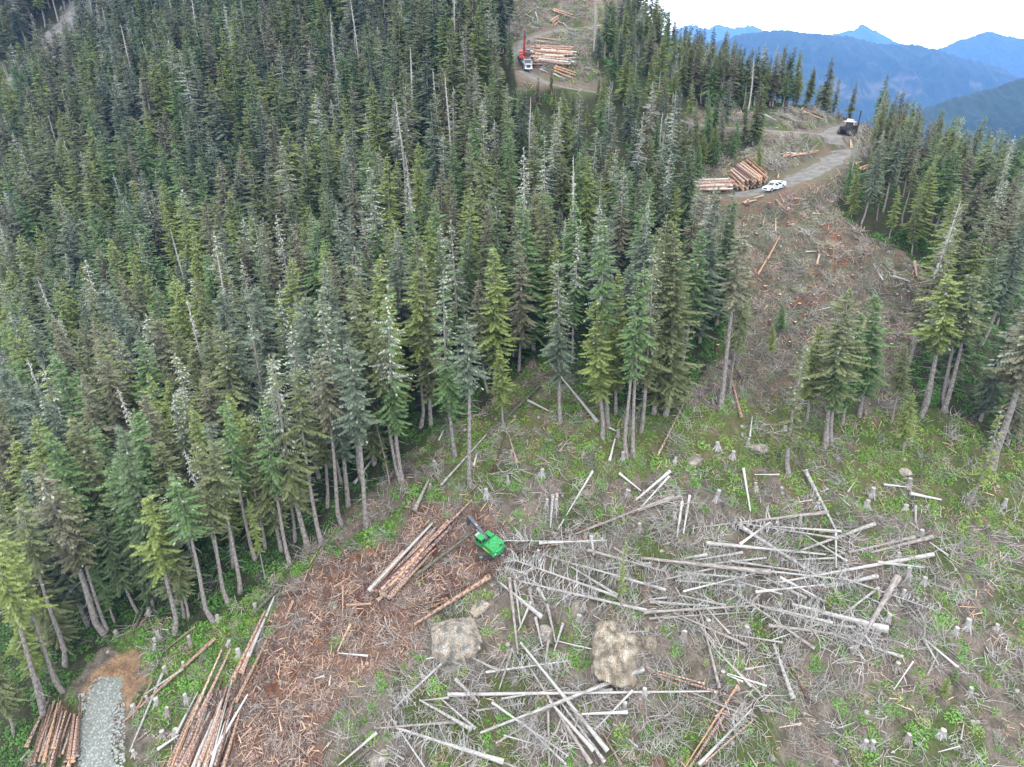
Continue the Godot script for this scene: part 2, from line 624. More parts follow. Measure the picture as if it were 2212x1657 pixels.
func stone_mesh(sd: int, rings: int, jag: float, squash := 0.8, capped := 0.0) -> ArrayMesh:
	var nz := FastNoiseLite.new()
	nz.seed = sd
	nz.frequency = 0.9
	nz.fractal_octaves = 4
	var cellular := FastNoiseLite.new()
	cellular.seed = sd + 3
	cellular.noise_type = FastNoiseLite.TYPE_CELLULAR
	cellular.frequency = 0.55
	cellular.cellular_return_type = FastNoiseLite.RETURN_DISTANCE2_SUB
	var st := SurfaceTool.new()
	st.begin(Mesh.PRIMITIVE_TRIANGLES)
	st.set_smooth_group(0 if rings > 12 else -1)
	var seg := rings * 2
	rng.seed = sd
	var planes := []
	for k in 16:
		planes.append([Vector3(rng.randfn(), absf(rng.randfn()) * 0.8 - 0.1, rng.randfn()).normalized(), rng.randf_range(0.7, 0.92)])
	for j in rings + 1:
		for k in seg + 1:
			var th := PI * j / rings; var ph := TAU * (k % seg) / seg
			var o := Vector3(sin(th) * cos(ph), cos(th), sin(th) * sin(ph))
			# squared-off sphere: broad faces with blunt corners
			var q := o
			var d := 1.0 + jag * (nz.get_noise_3dv(o * 0.9) * 0.6 + nz.get_noise_3dv(o * 2.6 + Vector3(7, 0, 0)) * 0.18)
			for cutp in planes:
				var pd: float = o.dot(cutp[0])
				if pd * d > cutp[1]:
					d = lerpf(d, cutp[1] / pd, 0.92)
			d += jag * (nz.get_noise_3dv(o * 7.0) * 0.07 - 0.1 * maxf(0.0, 0.25 - absf(nz.get_noise_3dv(o * 2.2 + Vector3(3, 1, 0)))) )
			q *= d
			q.y *= squash
			# colour turns paler in ragged patches towards the top, darker below
			var pale_top := smoothstep(0.05, 0.3, q.y - 0.2 + nz.get_noise_3dv(o * 3.0) * 1.2) * capped
			var v := lerpf(1.0 - 0.3 * capped, 1.5, pale_top)
			st.set_color(Color(v, v * lerpf(1.0, 0.96, pale_top), v * lerpf(1.0, 0.9, pale_top)))
			st.add_vertex(q)
	for j in rings:
		for k in seg:
			var a := j * (seg + 1) + k
			st.add_index(a); st.add_index(a + seg + 1); st.add_index(a + 1)
			st.add_index(a + 1); st.add_index(a + seg + 1); st.add_index(a + seg + 2)
	st.generate_normals()
	return st.commit()

# a log one metre long and one metre in radius, standing on its butt; bark first, sawn ends second
func log_mesh(sd: int, tip: float, bend: float, ends := true) -> ArrayMesh:
	rng.seed = sd
	var b := MB.new()
	var pts := PackedVector3Array(); var rs := PackedFloat32Array()
	var way := rng.randf() * TAU
	for k in 9:
		var f := k / 8.0
		pts.append(Vector3(cos(way) * bend * sin(f * PI), f, sin(way) * bend * sin(f * PI)))
		rs.append(lerpf(1.0, tip, pow(f, 0.9)) * (1.0 + rng.randf_range(-0.05, 0.05)) + (0.16 * exp(-f * 40.0)))
	b.tube(pts, rs, 9, true, false, false, 0.05, 1.0)
	for e in b.n.size():
		b.n[e] = b.n[e]
	var m := b.put()
	var c := MB.new()
	c.tube(PackedVector3Array([pts[0], pts[0] + Vector3(0, 0.0005, 0)]), PackedFloat32Array([rs[0], rs[0] * 0.99]), 9, true, true)
	c.tube(PackedVector3Array([pts[8] - Vector3(0, 0.0005, 0), pts[8]]), PackedFloat32Array([rs[8] * 0.99, rs[8]]), 9, true, false, true)
	c.put(m)
	return m

# the dead limbs of a fallen tree twenty metres long, thickest in its outer half
func limbs_mesh(sd: int, count: int, lo: float, l: float) -> ArrayMesh:
	rng.seed = sd
	var b := MB.new()
	for k in count:
		var t := lerpf(lo, 1.0, pow(rng.randf(), 0.8))
		var az := rng.randf() * TAU
		var g := rng.randf_range(0.75, 1.15)
		b.col = Color(g, g, g)
		var len_ := l * rng.randf_range(0.45, 1.1) * (1.1 - 0.55 * t)
		var pts := PackedVector3Array(); var rs := PackedFloat32Array()
		var p := Vector3(0, t * 20.0, 0)
		var d := Vector3(cos(az), rng.randf_range(0.1, 0.6), sin(az)).normalized()
		var turn := Vector3(rng.randf_range(-0.5, 0.5), rng.randf_range(-0.9, 0.5), rng.randf_range(-0.5, 0.5))
		for s in 6:
			pts.append(p)
			rs.append(0.075 * (1.0 - 0.75 * s / 5.0))
			p += d * len_ / 5.0
			d = (d + turn * 0.3 + Vector3(rng.randf_range(-0.15, 0.15), rng.randf_range(-0.15, 0.15), rng.randf_range(-0.15, 0.15))).normalized()
		b.tube(pts, rs, 3, false)
		for q in 3:
			stick(b, pts[2 + q], rng.randf() * TAU, len_ * rng.randf_range(0.2, 0.4), rng.randf_range(-0.4, 0.4), 0.045, 3, 0.6)
	return b.put()

# ---- felled logs ----
var log_long: Array[ArrayMesh] = []
var log_cut: Array[ArrayMesh] = []
var limbs: Array[ArrayMesh] = []
const WOOD := ["silver grey", "brown barked", "peeled tan", "patchy orange", "dark mossy", "bleached white"]

func lay_log(a: Vector3, b: Vector3, r: float, kind: int, branchy: int, words: String, group: String, cut := false) -> void:
	var l := a.distance_to(b)
	if l < 0.3 or l > 60.0:
		return
	var y := (b - a) / l
	var z := y.cross(Vector3.UP).normalized() if absf(y.y) < 0.95 else Vector3.RIGHT
	var x := y.cross(z).normalized()
	var turn := rng.randf() * TAU
	var x2 := x * cos(turn) + z * sin(turn)
	var z2 := x2.cross(y).normalized()
	var called := "fallen_trunk" if branchy or (kind in [0, 5] and l > 7.0) else ("broken_log" if l < 5.5 and not cut else "log")
	if called == "broken_log":
		words = WOOD[kind] + " short broken log"
		group = "short broken logs lying about"
	var o := thing(called, a, only(words + ", centred", (a + b) * 0.5), "log", group)
	var fat := Basis(x2 * r, y * l, z2 * r)
	var lm: ArrayMesh = (log_cut if cut else log_long)[rng.randi() % 3]
	var mats: Array = M.wood[kind]
	var t := MeshInstance3D.new()
	t.name = "trunk"
	t.mesh = lm
	t.set_surface_override_material(0, mats[rng.randi() % mats.size()])
	t.set_surface_override_material(1, M.end_fresh if kind in [2, 3] else M.end_old)
	t.basis = fat
	o.add_child(t, true)
	if branchy:
		var br := part("dead_branches", limbs[(rng.randi() % 3) + (3 if branchy > 1 else 0)], M.limb_brown if kind in [1, 3] else M.limb, o)
		var k := clampf(l / 20.0, 0.35, 1.1)
		br.basis = Basis(x2 * k, y * (l / 20.0), z2 * k)

func rest_log(u0: float, v0: float, u1: float, v1: float, wide: float, kind: int, branchy := 0, lift := 0.0, words := "", group := "", cut := false) -> void:
	var a := spot(u0, v0); var b := spot(u1, v1)
	var r := wide * depth(a) / F * 0.6
	# the log bridges hollows but does not sink into humps
	var need := 0.0
	for k in range(1, 10):
		var q := a.lerp(b, k / 10.0)
		need = maxf(need, gh(q.x, q.z) - q.y)
	var up := r * 0.75 + lift
	a.y += up + need * 0.8
	b.y += up * 0.8 + need * 0.8
	if words == "":
		words = WOOD[kind] + (" fallen trunk with bare branches" if branchy else " felled log")
	lay_log(a, b, r, kind, branchy, words, group if group else ("fallen grey trunks in the clearing" if kind == 0 else "scattered logs in the clearing"), cut)

func log_list(rows: Array, ox: float, oy: float, sc: float) -> void:
	for q in rows:
		rest_log(ox + q[0] * sc, oy + q[1] * sc, ox + q[2] * sc, oy + q[3] * sc, q[4] * sc, q[5] if q.size() > 5 else 0, q[6] if q.size() > 6 else 0, q[7] if q.size() > 7 else rng.randf_range(0.1, 0.5))

# ---- standing trees ----
var trees := {}            # kind -> [[trunk, crown], ...]
const TINTS := ["dark green", "olive green", "yellow green", "blue green", "mid green", "drab green"]
var standing := []         # every tree: [base, height, kind, which, tint, turn, lean, width]

func stand(base: Vector3, tall: float, kind: String, tint: int, lean := Vector3.ZERO, width := 1.0, which := -1) -> void:
	var vs: Array = trees[kind]
	standing.append([base, tall, kind, which if which >= 0 else rng.randi() % vs.size(), tint, rng.randf() * TAU, lean, width])

func edge_tree(u0: float, v0: float, u1: float, v1: float, kind: String, tint: int, width := 1.0) -> void:
	var a := spot(u0, v0)
	var lo := 3.0; var hi := 70.0
	for k in 20:
		var m := (lo + hi) * 0.5
		if project(a + Vector3(0, m, 0)).y > v1:
			lo = m
		else:
			hi = m
	if lo > 45.0 or depth(a) > 240.0:
		print("odd tree ", [u0, v0, u1, v1, lo, depth(a)])
	var top := a + Vector3(0, lo, 0)
	var off := (u1 - project(top).x) * depth(top) / F
	stand(a, lo, kind, tint, Vector3(clampf(off, -lo * 0.13, lo * 0.13), 0, 0), width)

func tree_frame(q: Array) -> Transform3D:
	var k: float = q[1] / 30.0
	var w: float = k * q[7]
	var up: Vector3 = (Vector3(0, q[1], 0) + q[6]).normalized()
	var x := Vector3.RIGHT.rotated(Vector3.UP, q[5])
	x = (x - up * x.dot(up)).normalized()
	return Transform3D(Basis(x * w, up * k, x.cross(up).normalized() * w), q[0])

# ---- scattered small stuff ----
func scatter(called: String, mesh: Mesh, mat: Material, spots: Array, label: String, category: String) -> void:
	# spots: [position, up, scale, tint]
	if spots.is_empty():
		return
	var mm := MultiMesh.new()
	mm.transform_format = MultiMesh.TRANSFORM_3D
	mm.use_colors = true
	mm.mesh = mesh
	mm.instance_count = spots.size()
	var buf := PackedFloat32Array()
	buf.resize(spots.size() * 16)
	var k := 0
	for s in spots:
		var up: Vector3 = s[1]
		var x := Vector3.RIGHT.rotated(Vector3.UP, rng.randf() * TAU)
		x = (x - up * x.dot(up)).normalized()
		var z := x.cross(up)
		var sc: Vector3 = s[2]
		x *= sc.x; up *= sc.y; z *= sc.z
		var p: Vector3 = s[0]; var c: Color = s[3]
		var vals := [x.x, up.x, z.x, p.x, x.y, up.y, z.y, p.y, x.z, up.z, z.z, p.z, c.r, c.g, c.b, 1.0]
		for e in 16:
			buf[k + e] = vals[e]
		k += 16
	mm.buffer = buf
	var o := MultiMeshInstance3D.new()
	o.name = numbered(called)
	o.multimesh = mm
	o.material_override = mat
	add_child(o)
	tag(o, label, category, "", "stuff")

var zones := {}

func outline(pts: Array, ox := 0.0, oy := 0.0, sc := 1.0) -> PackedVector2Array:
	var out := PackedVector2Array()
	for k in range(0, pts.size(), 2):
		var p := spot(ox + pts[k] * sc, oy + pts[k + 1] * sc)
		out.append(Vector2(p.x, p.z))
	return out

func within(zone: String, x: float, z: float, ragged := 0.0) -> bool:
	if ragged > 0.0:
		x += patchy.get_noise_2d(x * 2.0, z * 2.0) * ragged
		z += patchy.get_noise_2d(x * 2.0 + 300.0, z * 2.0) * ragged
	return Geometry2D.is_point_in_polygon(Vector2(x, z), zones[zone])

func in_clearing(x: float, z: float) -> bool:
	return within("clear", x, z) or within("upper_clear", x, z) or within("rock_slope", x, z)

# ---- machines ----
func seat(at: Vector3, ahead: Vector3, tilt := 0.7) -> Transform3D:
	var up := Vector3.UP.slerp(ground_up(at.x, at.z, 2.5), tilt)
	var z := -(ahead - up * ahead.dot(up)).normalized()
	return Transform3D(Basis(up.cross(z), up, z), at)

func boxed(called: String, parent: Node, mat: Material, c: Vector3, s: Vector3, turn := Vector3.ZERO) -> MeshInstance3D:
	var b := MB.new()
	b.box(Transform3D(Basis.from_euler(turn), c), s)
	return part(called, b.put(), mat, parent)

func shaped(called: String, parent: Node, mat: Material, pts: Array, x0: float, x1: float, inset := 0.0) -> MeshInstance3D:
	var b := MB.new()
	b.slab(Transform3D.IDENTITY, pts, x0, x1, inset)
	return part(called, b.put(), mat, parent)

func rod(called: String, parent: Node, mat: Material, a: Vector3, b: Vector3, r: float, sides := 10) -> MeshInstance3D:
	var m := MB.new()
	m.tube(PackedVector3Array([a, b]), PackedFloat32Array([r, r]), sides, false, true, true)
	return part(called, m.put(), mat, parent)

func V(x: float, y: float) -> Vector2:
	return Vector2(x, y)

func crawler(o: Node3D, yaw: float, long: float, wide: float, gauge: float, high: float) -> void:
	var turn := Basis(Vector3.UP, yaw)
	for s in [-1.0, 1.0]:
		var b := MB.new()
		var ring := []
		var h := high * 0.5; var l := long * 0.5 - h
		for k in 9:
			var an := -PI / 2 + PI * k / 8.0
			ring.append(V(l + cos(an) * h, h + sin(an) * h))
		for k in 9:
			var an := PI / 2 + PI * k / 8.0
			ring.append(V(-l + cos(an) * h, h + sin(an) * h))
		b.slab(Transform3D(turn, turn * Vector3(s * gauge, 0, 0)), ring, -wide * 0.5, wide * 0.5)
		# grouser bars
		for k in 30:
			var f := k / 30.0 * (4.0 * l + TAU * h)
			var c := Vector3.ZERO; var an := 0.0
			if f < 2 * l:
				c = Vector3(0, 0, -l + f); an = -PI / 2
			elif f < 2 * l + PI * h:
				an = -PI / 2 + (f - 2 * l) / h; c = Vector3(0, h + sin(an) * h, l + cos(an) * h)
			elif f < 4 * l + PI * h:
				c = Vector3(0, 2 * h, l - (f - 2 * l - PI * h)); an = PI / 2
			else:
				an = PI / 2 + (f - 4 * l - PI * h) / h; c = Vector3(0, h + sin(an) * h, -l + cos(an) * h)
			b.box(Transform3D(turn, turn * Vector3(s * gauge, 0, 0)) * Transform3D(Basis(Vector3.RIGHT, PI / 2 - an), c), Vector3(wide * 1.02, 0.1, 0.07))
		var track := part("track", b.put(), M.track, o)
		for e in [-1.0, 1.0]:
			rod("wheel", track, M.steel, turn * Vector3(s * (gauge + wide * 0.52), h, e * l), turn * Vector3(s * (gauge + wide * 0.56), h, e * l), h * 0.62, 14)
		boxed("side_frame", track, M.dark_paint, turn * Vector3(s * (gauge + wide * 0.5), h, 0), Vector3(0.1, h * 0.8, l * 1.6), Vector3(0, yaw, 0))
	boxed("undercarriage", o, M.dark_paint, Vector3(0, high * 0.75, 0), Vector3(gauge * 1.7, high * 0.5, long * 0.45), Vector3(0, yaw, 0))
	rod("turntable", o, M.dark_paint, Vector3(0, high, 0), Vector3(0, high + 0.35, 0), 0.9, 18)

func log_loader(tr: Transform3D, yaw: float, paint: Material, label: String, elbow: Vector3, wrist: Vector3, red: bool) -> void:
	var o := thing("log_loader", Vector3.ZERO, label, "log loader", "")
	o.transform = tr
	crawler(o, yaw, 5.2, 0.8, 1.35, 1.15)
	var y := 1.5
	# deck, engine hood with a stepped top, curved counterweight
	shaped("deck", o, paint, [V(-2.6, y), V(2.3, y), V(2.3, y + 0.35), V(-2.6, y + 0.35)], -1.62, 1.62)
	shaped("engine_hood", o, paint, [V(-0.6, y + 0.35), V(2.05, y + 0.35), V(2.05, y + 1.15), V(1.75, y + 1.5), V(-0.1, y + 1.55), V(-0.6, y + 1.2)], -1.5, 1.5)
	var hd := o.get_node("engine_hood")
	boxed("hood_panel", hd, paint, Vector3(-0.1, y + 1.56, 0.75), Vector3(2.2, 0.07, 1.55))
	boxed("grille", hd, M.black, Vector3(0.65, y + 1.3, 2.0), Vector3(0.5, 0.22, 0.2), Vector3(-0.5, 0, 0))
	rod("exhaust", hd, M.black, Vector3(-0.7, y + 1.5, 0.3), Vector3(-0.7, y + 2.0, 0.3), 0.08)
	boxed("tool_box", o, paint, Vector3(1.15, y + 0.75, -1.6), Vector3(0.9, 0.8, 1.5))
	boxed("step_box", o, paint, Vector3(1.1, y + 0.95, -0.72), Vector3(0.9, 1.1, 0.35))
	var cw := MB.new()
	var arc := []
	for k in 9:
		var an := -0.95 + 1.9 * k / 8.0
		arc.append(V(0.72 + 1.85 * cos(an), 1.62 * sin(an) / sin(0.95)))
	arc.append(V(1.7, 1.62)); arc.append(V(1.7, -1.62))
	cw.slab(Transform3D(Basis(Vector3(0, 1, 0), Vector3(1, 0, 0), Vector3(0, 0, 1)), Vector3.ZERO), arc, y - 0.15, y + 0.95)
	var cwp := part("counterweight", cw.put(), paint, o)
	boxed("bumper", cwp, M.dark_paint, Vector3(0, y - 0.2, 1.95), Vector3(2.9, 0.16, 1.0))
	for s in [-1.0, 1.0]:
		boxed("reflector", cwp, M.white_paint, Vector3(s * 0.9 - 0.2, y + 0.45, 2.32), Vector3(0.24, 0.14, 0.12))
	boxed("side_door", o, paint, Vector3(-1.64, y + 0.75, 0.7), Vector3(0.05, 0.8, 2.2))
	if not red:
		boxed("stripe", o, M.yellow, Vector3(-1.672, y + 0.55, 0.1), Vector3(0.02, 0.22, 1.3), Vector3(0.12, 0, 0))
		boxed("stripe", o, M.yellow, Vector3(-1.672, y + 0.5, 1.0), Vector3(0.02, 0.12, 0.5))
	# cab with its panes
	var cx := -1.05
	var cab := shaped("cab", o, M.dark_paint if red else paint, [V(-0.75, y + 0.35), V(-0.75, y + 2.25), V(-2.35, y + 2.3), V(-2.6, y + 1.4), V(-2.6, y + 0.35)], cx - 0.55, cx + 0.55)
	boxed("roof", cab, paint if not red else M.dark_paint, Vector3(cx, y + 2.34, -1.45), Vector3(1.2, 0.09, 1.5))
	boxed("roof_guard", cab, M.grey_paint, Vector3(cx, y + 2.36, -2.4), Vector3(1.1, 0.08, 0.5))
	boxed("window", cab, M.window, Vector3(cx - 0.556, y + 1.55, -1.95), Vector3(0.02, 1.05, 0.75))
	boxed("window", cab, M.window, Vector3(cx - 0.556, y + 1.6, -1.12), Vector3(0.02, 0.95, 0.6))
	boxed("window", cab, M.window, Vector3(cx, y + 1.75, -0.742), Vector3(0.8, 0.75, 0.02))
	boxed("windscreen", cab, M.window, Vector3(cx, y + 1.75, -2.52), Vector3(0.9, 0.95, 0.03), Vector3(0.27, 0, 0))
	boxed("window", cab, M.window, Vector3(cx + 0.556, y + 1.6, -1.5), Vector3(0.02, 0.9, 1.0))
	# boom, stick, rams and grapple in the plane of the machine
	var bm: Material = paint if red else M.boom
	var foot := Vector3(0.15, y + 0.6, -1.2)
	limb_box("boom", o, bm, foot, elbow, 0.62, 0.85, 0.6)
	limb_box("stick", o, bm, elbow, wrist, 0.45, 0.6, 0.42)
	var mid := foot.lerp(elbow, 0.5)
	for s in [-1.0, 1.0]:
		rod("lift_ram", o, M.steel, foot + Vector3(s * 0.38, -0.45, -0.5), mid + Vector3(s * 0.38, -0.2, 0), 0.11)
	rod("stick_ram", o, M.steel, mid + Vector3(0, 0.55, 0), elbow.lerp(wrist, 0.12) + Vector3(0, 0.35, -0.25), 0.1)
	var gp := part("grapple", limb_mesh(wrist, wrist - Vector3(0, 0.7, 0), 0.3, 0.35, 0.35), M.dark_paint, o)
	for s in [-1.0, 1.0]:
		var c := MB.new()
		var base := wrist - Vector3(0, 0.7, 0)
		var last := base
		for k in 4:
			var an: float = 0.3 + k * 0.75
			var nxt := base + Vector3(0.0, -1.1 + 1.1 * cos(an) - 0.15, s * sin(an) * 1.05)
			nxt = base + Vector3(0, -0.75 * (k + 1) * 0.45, s * sin(an) * 0.75)
			for w in [-0.22, 0.22]:
				c.tube(PackedVector3Array([last + Vector3(w, 0, 0), nxt + Vector3(w, 0, 0)]), PackedFloat32Array([0.16 - k * 0.02, 0.14 - k * 0.02]), 5, false, true, true)
			last = nxt
		part("claw", c.put(), M.boom, gp)

func limb_mesh(a: Vector3, b: Vector3, w: float, h0: float, h1: float) -> ArrayMesh:
	var m := MB.new()
	var d := b - a
	var y := d.normalized()
	var x := Vector3.RIGHT
	var z := x.cross(y).normalized()
	x = y.cross(z)
	var hm := maxf(h0, h1) * 1.05
	var p := []
	for q in [[a, h0 * 0.7], [a.lerp(b, 0.35), hm], [a.lerp(b, 0.7), hm * 0.85], [b, h1 * 0.7]]:
		p.append([q[0] - x * w * 0.5 - z * q[1] * 0.5, q[0] + x * w * 0.5 - z * q[1] * 0.5, q[0] + x * w * 0.5 + z * q[1] * 0.5, q[0] - x * w * 0.5 + z * q[1] * 0.5])
	for k in 3:
		for s in 4:
			m.quad(p[k][s], p[k + 1][s], p[k + 1][(s + 1) % 4], p[k][(s + 1) % 4])
	m.quad(p[0][0], p[0][1], p[0][2], p[0][3])
	m.quad(p[3][3], p[3][2], p[3][1], p[3][0])
	return m.put()

func limb_box(called: String, parent: Node, mat: Material, a: Vector3, b: Vector3, w: float, h0: float, h1: float) -> void:
	part(called, limb_mesh(a, b, w, h0, h1), mat, parent)

func wheel(parent: Node, c: Vector3, r: float, w: float, rim: Material) -> void:
	var t := MB.new()
	t.tube(PackedVector3Array([c - Vector3(w * 0.5, 0, 0), c - Vector3(w * 0.38, 0, 0), c + Vector3(w * 0.38, 0, 0), c + Vector3(w * 0.5, 0, 0)]), PackedFloat32Array([r * 0.88, r, r, r * 0.88]), 20, false, true, true)
	var ty := part("wheel", t.put(), M.rubber, parent)
	for s in [-1.0, 1.0]:
		rod("rim", ty, rim, c + Vector3(s * w * 0.5, 0, 0), c + Vector3(s * (w * 0.5 + 0.02), 0, 0), r * 0.62, 16)

func pickup(tr: Transform3D, label: String) -> void:
	var o := thing("pickup_truck", Vector3.ZERO, label, "pickup truck")
	o.transform = tr
	var pw: Material = M.white_paint
	# body sides run fore (-z) to aft (+z)
	shaped("body", o, pw, [V(-2.85, 0.55), V(-2.95, 0.75), V(-2.95, 1.0), V(-2.8, 1.14), V(-1.35, 1.24), V(2.95, 1.3), V(2.98, 0.62), V(2.5, 0.5), V(-2.5, 0.45)], -0.98, 0.98)
	var body := o.get_node("body")
	shaped("cab", body, pw, [V(-1.4, 1.24), V(-0.62, 1.9), V(-0.3, 1.96), V(0.95, 1.96), V(1.18, 1.85), V(1.3, 1.27)], -0.86, 0.86)
	var wind := MB.new()
	wind.quad(Vector3(-0.78, 1.3, -1.36), Vector3(-0.7, 1.86, -0.7), Vector3(0.7, 1.86, -0.7), Vector3(0.78, 1.3, -1.36))
	part("windscreen", wind.put(), M.window, body)
	for s in [-1.0, 1.0]:
		boxed("rear_side_window", body, M.window, Vector3(s * 0.868, 1.6, 0.62), Vector3(0.016, 0.44, 0.72))
		boxed("front_side_window", body, M.window, Vector3(s * 0.868, 1.6, -0.32), Vector3(0.016, 0.44, 0.72))
		boxed("headlight", body, M.lens, Vector3(s * 0.75, 0.98, -2.93), Vector3(0.36, 0.2, 0.1))
		boxed("tail_light", body, M.red_lens, Vector3(s * 0.88, 1.05, 2.96), Vector3(0.16, 0.38, 0.08))
	boxed("rear_window", body, M.window, Vector3(0, 1.58, 1.235), Vector3(1.4, 0.4, 0.05), Vector3(-0.2, 0, 0))
	boxed("grille", body, M.dark_paint, Vector3(0, 0.92, -2.95), Vector3(1.1, 0.3, 0.06))
	boxed("bumper", body, pw, Vector3(0, 0.6, -2.98), Vector3(1.9, 0.22, 0.2))
	boxed("air_dam", body, M.dark_paint, Vector3(0, 0.44, -2.9), Vector3(1.7, 0.14, 0.12))
	boxed("rear_bumper", body, M.steel, Vector3(0, 0.6, 3.05), Vector3(1.85, 0.2, 0.18))
	# open load bed
	boxed("load_bed", body, M.dark_paint, Vector3(0, 1.31, 2.1), Vector3(1.6, 0.02, 1.5))
	for s in [-1.0, 1.0]:
		boxed("bed_rail", body, pw, Vector3(s * 0.89, 1.37, 2.12), Vector3(0.17, 0.16, 1.68))
	boxed("tailgate", body, pw, Vector3(0, 1.37, 2.92), Vector3(1.8, 0.16, 0.09))
	for z in [-1.85, 1.9]:
		for s in [-1.0, 1.0]:
			wheel(o, Vector3(s * 0.87, 0.42, z), 0.42, 0.28, M.steel)
			var arch := MB.new()
			arch.slab(Transform3D(Basis.IDENTITY, Vector3(s * 0.98, 0, z)), [V(-0.52, 0.45), V(-0.46, 0.72), V(-0.25, 0.9), V(0, 0.95), V(0.25, 0.9), V(0.46, 0.72), V(0.52, 0.45)], -0.005, 0.006)
			part("wheel_arch", arch.put(), M.black, body)
	# driver's side doors standing open, door openings dark behind them
	for q in [[-0.92, -0.95, "front_door"], [0.12, -0.75, "rear_door"]]:
		boxed("door_opening", body, M.black, Vector3(-0.985, 1.0, q[0] + 0.48), Vector3(0.02, 0.85, 0.85))
		var d := part(q[2], door_mesh(), pw, o)
		d.transform = Transform3D(Basis(Vector3.UP, q[1] as float), Vector3(-0.99, 0.5, q[0]))
		boxed("door_window", d, M.window, Vector3(-0.0, 1.02, 0.48), Vector3(0.062, 0.36, 0.62))
		boxed("handle", d, M.dark_paint, Vector3(-0.04, 0.62, 0.82), Vector3(0.03, 0.04, 0.14))
		if q[2] == "front_door":
			boxed("door_emblem", d, M.dark_paint, Vector3(-0.031, 0.42, 0.42), Vector3(0.012, 0.1, 0.4))
			boxed("mirror", d, pw, Vector3(-0.2, 0.86, 0.12), Vector3(0.26, 0.2, 0.12))

func door_mesh() -> ArrayMesh:
	var b := MB.new()
	b.slab(Transform3D.IDENTITY, [V(0, 0), V(0.95, 0), V(0.98, 0.75), V(0.86, 1.3), V(0.22, 1.28), V(0.0, 0.78)], -0.03, 0.03)
	return b.put()

func log_truck(tr: Transform3D, label: String) -> void:
	var o := thing("log_truck", Vector3.ZERO, label, "log truck")
	o.transform = tr
	boxed("chassis", o, M.dark_paint, Vector3(0, 1.0, 2.5), Vector3(0.9, 0.35, 9.5))
	shaped("cab", o, M.grey_paint, [V(-3.4, 0.7), V(-3.4, 1.7), V(-1.9, 1.9), V(-1.6, 3.0), V(-0.2, 3.05), V(-0.2, 0.7)], -1.15, 1.15)
	var cab := o.get_node("cab")
	boxed("windscreen", cab, M.window, Vector3(0, 2.45, -1.79), Vector3(1.9, 0.85, 0.04), Vector3(0.27, 0, 0))
	boxed("grille", cab, M.black, Vector3(0, 1.2, -3.42), Vector3(1.1, 0.8, 0.05))
	boxed("bumper", cab, M.white_paint, Vector3(0, 0.7, -3.5), Vector3(2.4, 0.35, 0.2))
	for s in [-1.0, 1.0]:
		boxed("headlight", cab, M.lens, Vector3(s * 0.9, 1.1, -3.43), Vector3(0.3, 0.25, 0.08))
		boxed("marker_lamp", cab, M.orange, Vector3(s * 0.95, 1.5, -3.3), Vector3(0.3, 0.3, 0.2))
		boxed("side_window", cab, M.window, Vector3(s * 1.16, 2.4, -0.9), Vector3(0.03, 0.7, 0.9))
		boxed("mirror", cab, M.white_paint, Vector3(s * 1.4, 2.3, -1.7), Vector3(0.2, 0.6, 0.1))
		rod("exhaust", cab, M.steel, Vector3(s * 1.0, 1.0, 0.05), Vector3(s * 1.0, 3.7, 0.05), 0.09)
		for z in [-2.4, 1.2, 2.5, 5.6, 6.9]:
			wheel(o, Vector3(s * 1.0, 0.52, z), 0.52, 0.5, M.white_paint)
	for z in [1.8, 6.2]:
		boxed("bunk", o, M.dark_paint, Vector3(0, 1.35, z), Vector3(2.5, 0.25, 0.3))
		for s in [-1.0, 1.0]:
			rod("stake", o, M.grey_paint, Vector3(s * 1.2, 1.3, z), Vector3(s * 1.3, 3.1, z), 0.07)

func rock_drill(tr: Transform3D, label: String) -> void:
	var o := thing("tracked_drill", Vector3.ZERO, label, "drill rig")
	o.transform = tr
	crawler(o, 0.0, 5.0, 0.7, 1.3, 1.25)
	shaped("body", o, M.black, [V(-2.2, 1.3), V(-2.2, 2.0), V(-1.6, 2.3), V(2.2, 2.3), V(2.2, 1.3)], -1.4, 1.4)
	shaped("cab", o, M.black, [V(-2.0, 2.0), V(-1.8, 3.2), V(-0.2, 3.2), V(-0.2, 2.0)], -1.2, 0.1)
	var cab := o.get_node("cab")
	for s in [-1.206, 0.106]:
		boxed("window", cab, M.window, Vector3(s, 2.75, -0.95), Vector3(0.02, 0.6, 1.2))
	boxed("canopy", o, M.beige, Vector3(-0.3, 3.3, -0.5), Vector3(2.6, 0.12, 3.2), Vector3(0.06, 0, 0))
	rod("tank", o, M.white_paint, Vector3(-0.9, 3.6, -0.6), Vector3(0.4, 3.6, -0.6), 0.35, 14)
	boxed("engine_cover", o, M.beige, Vector3(0.3, 2.8, 1.2), Vector3(2.0, 0.9, 1.6))
	boxed("side_panel", o, M.grey_paint, Vector3(0.6, 2.9, 2.3), Vector3(1.7, 1.4, 0.4))
	rod("mast", o, M.black, Vector3(-1.9, 0.2, 1.6), Vector3(-1.6, 6.0, 2.0), 0.22, 8)
	rod("mast_rail", o, M.black, Vector3(-1.75, 0.4, 1.85), Vector3(-1.45, 5.6, 2.25), 0.1, 6)
	rod("antenna", o, M.dark_paint, Vector3(-1.1, 3.3, -1.8), Vector3(-1.3, 4.6, -1.9), 0.03, 5)

